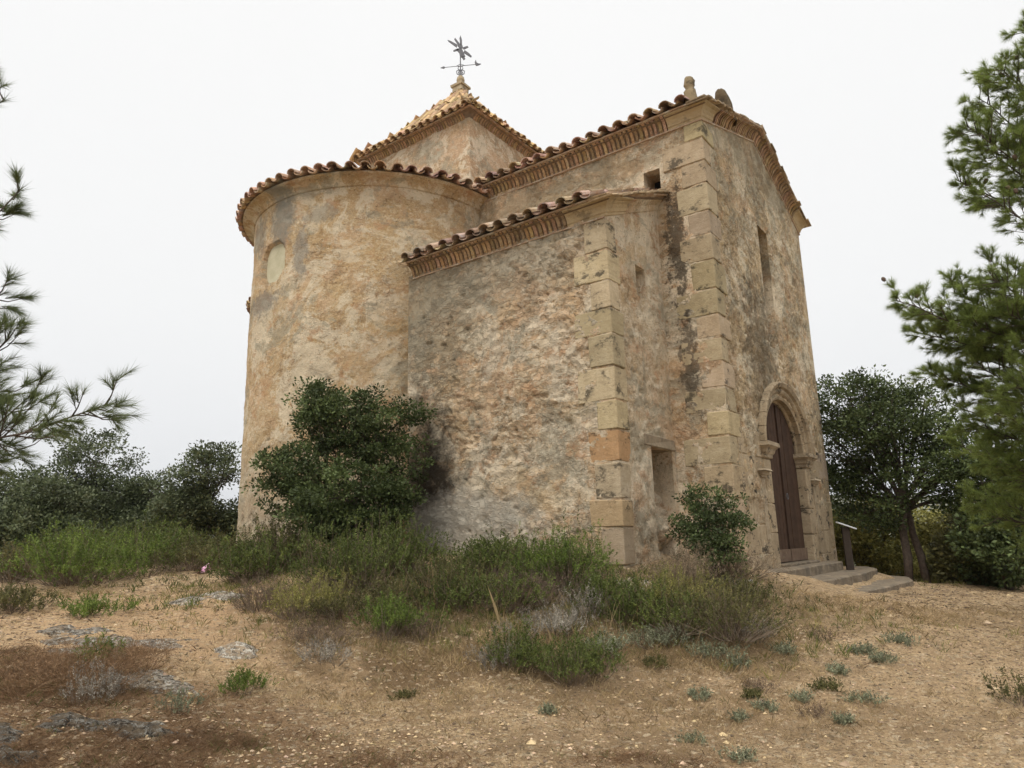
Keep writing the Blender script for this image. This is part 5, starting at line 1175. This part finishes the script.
grass('dry_grass', LM['rust'], 8500, rust_b, .06, .0024, 12, 'rusty dry grass and pine litter over the lower left ground', 1.6, sc=2, seed=15)
grass('low_weeds', LM['green'], 700, rust_b, .05, .0035, 8, 'green blades coming up through the rusty litter at the lower left', .8, sc=2.6, seed=31)
# seed heads over the scrub and litter on the ground
def litter(name, mat, n, f, ll, lw, label, cat, flat=.15, box_=(-9, 13, 3.2, 14)):
    x, y = scatter(n, box_, f); z = ground_z(x, y); m = len(x); P = np.stack([x, y, z+.006], 1); D = nrm(rdir(m)*[1, 1, flat]); s = np.clip(np.hypot(x, y)/6, .7, 1.8)
    mb = MB(); leaves(mb, P, D, ll*rng.uniform(.4, 1.5, m)*s, lw*rng.uniform(.5, 1.5, m)*s, rng.uniform(.6, 1.4, m)); tag(mb.build(name, mat), label, cat, None, 'stuff')
litter('ground_litter', LM['brown'], 30000, lambda a, b: .2+.5*np.clip(.3+fbm(a*1.1, b*1.1, 0, 5, 4), 0, 1), .032, .006, 'dark twigs and dead leaves strewn on the sandy ground', 'plant litter')
litter('ground_litter', LM['straw'], 26000, lambda a, b: .2+.5*np.clip(.3+fbm(a*1.1, b*1.1, 0, 8, 4), 0, 1), .036, .005, 'pale straw bits strewn on the sandy ground', 'plant litter')
# pebbles
def gravel(n, f, smin, smax, seed, label, mat):
    x, y = scatter(n, (-9, 13, 3.2, 13.5), f); z = ground_z(x, y); m = len(x)
    oc = np.array([[1, 0, 0], [-1, 0, 0], [0, 1, 0], [0, -1, 0], [0, 0, 1], [0, 0, -1], [.7, .7, .3], [-.7, .7, .2], [-.7, -.7, .3], [.7, -.7, .2]])[:6]
    sz = (smin+(smax-smin)*rng.uniform(0, 1, m)**4)[:, None, None]; V = oc[None]*sz*rng.uniform(.6, 1.3, (m, 6, 3))*[1, 1, .6]
    a = rng.uniform(0, 6.28, m); c, s = np.cos(a)[:, None], np.sin(a)[:, None]; V = np.stack([V[..., 0]*c-V[..., 1]*s, V[..., 0]*s+V[..., 1]*c, V[..., 2]], -1)+np.stack([x, y, z+.002], 1)[:, None]
    F = np.array([[0, 2, 4], [2, 1, 4], [1, 3, 4], [3, 0, 4], [2, 0, 5], [1, 2, 5], [3, 1, 5], [0, 3, 5]])
    t = rng.uniform(.35, 1.7, m); cc = np.stack([t, t*rng.uniform(.9, 1, m), t*rng.uniform(.8, 1, m)], 1).repeat(6, 0)
    mb = MB(); mb.add(V.reshape(-1, 3), (F[None]+np.arange(m)[:, None, None]*6).reshape(-1, 3), cc); tag(mb.build('gravel', mat), label, 'gravel', None, 'stuff')
peb_m = simple('pebble', (.24, .18, .115), (.42, .33, .22), 15, .3, .004)
gravel(80000, lambda a, b: .25+.5*np.clip(.3+fbm(a*.8, b*.8, 0, 2, 4), 0, 1), .004, .02, 1, 'fine loose gravel over the sandy clearing', peb_m)
gravel(900, lambda a, b: .1+.3*np.clip(fbm(a*1.5, b*1.5, 0, 12, 4), 0, 1), .015, .05, 2, 'larger loose stones on the slope and clearing', peb_m)

# ------------------------------------------------------------------ the air between here and the far ridge
hz_ = bpy.data.materials.new('haze'); hz_.use_nodes = True; t_ = hz_.node_tree; t_.nodes.clear()
vo_ = t_.nodes.new('ShaderNodeVolumePrincipled'); vo_.inputs['Color'].default_value = (.86, .90, .96, 1); vo_.inputs['Density'].default_value = .0002; vo_.inputs['Anisotropy'].default_value = .2
ou_ = t_.nodes.new('ShaderNodeOutputMaterial'); t_.links.new(vo_.outputs[0], ou_.inputs['Volume'])
mb = MB(); mb.box((-3600, -70, -60), (3600, 4400, 230)); tag(mb.build('haze', hz_), 'pale thin haze over the valley', 'haze', None, 'stuff')
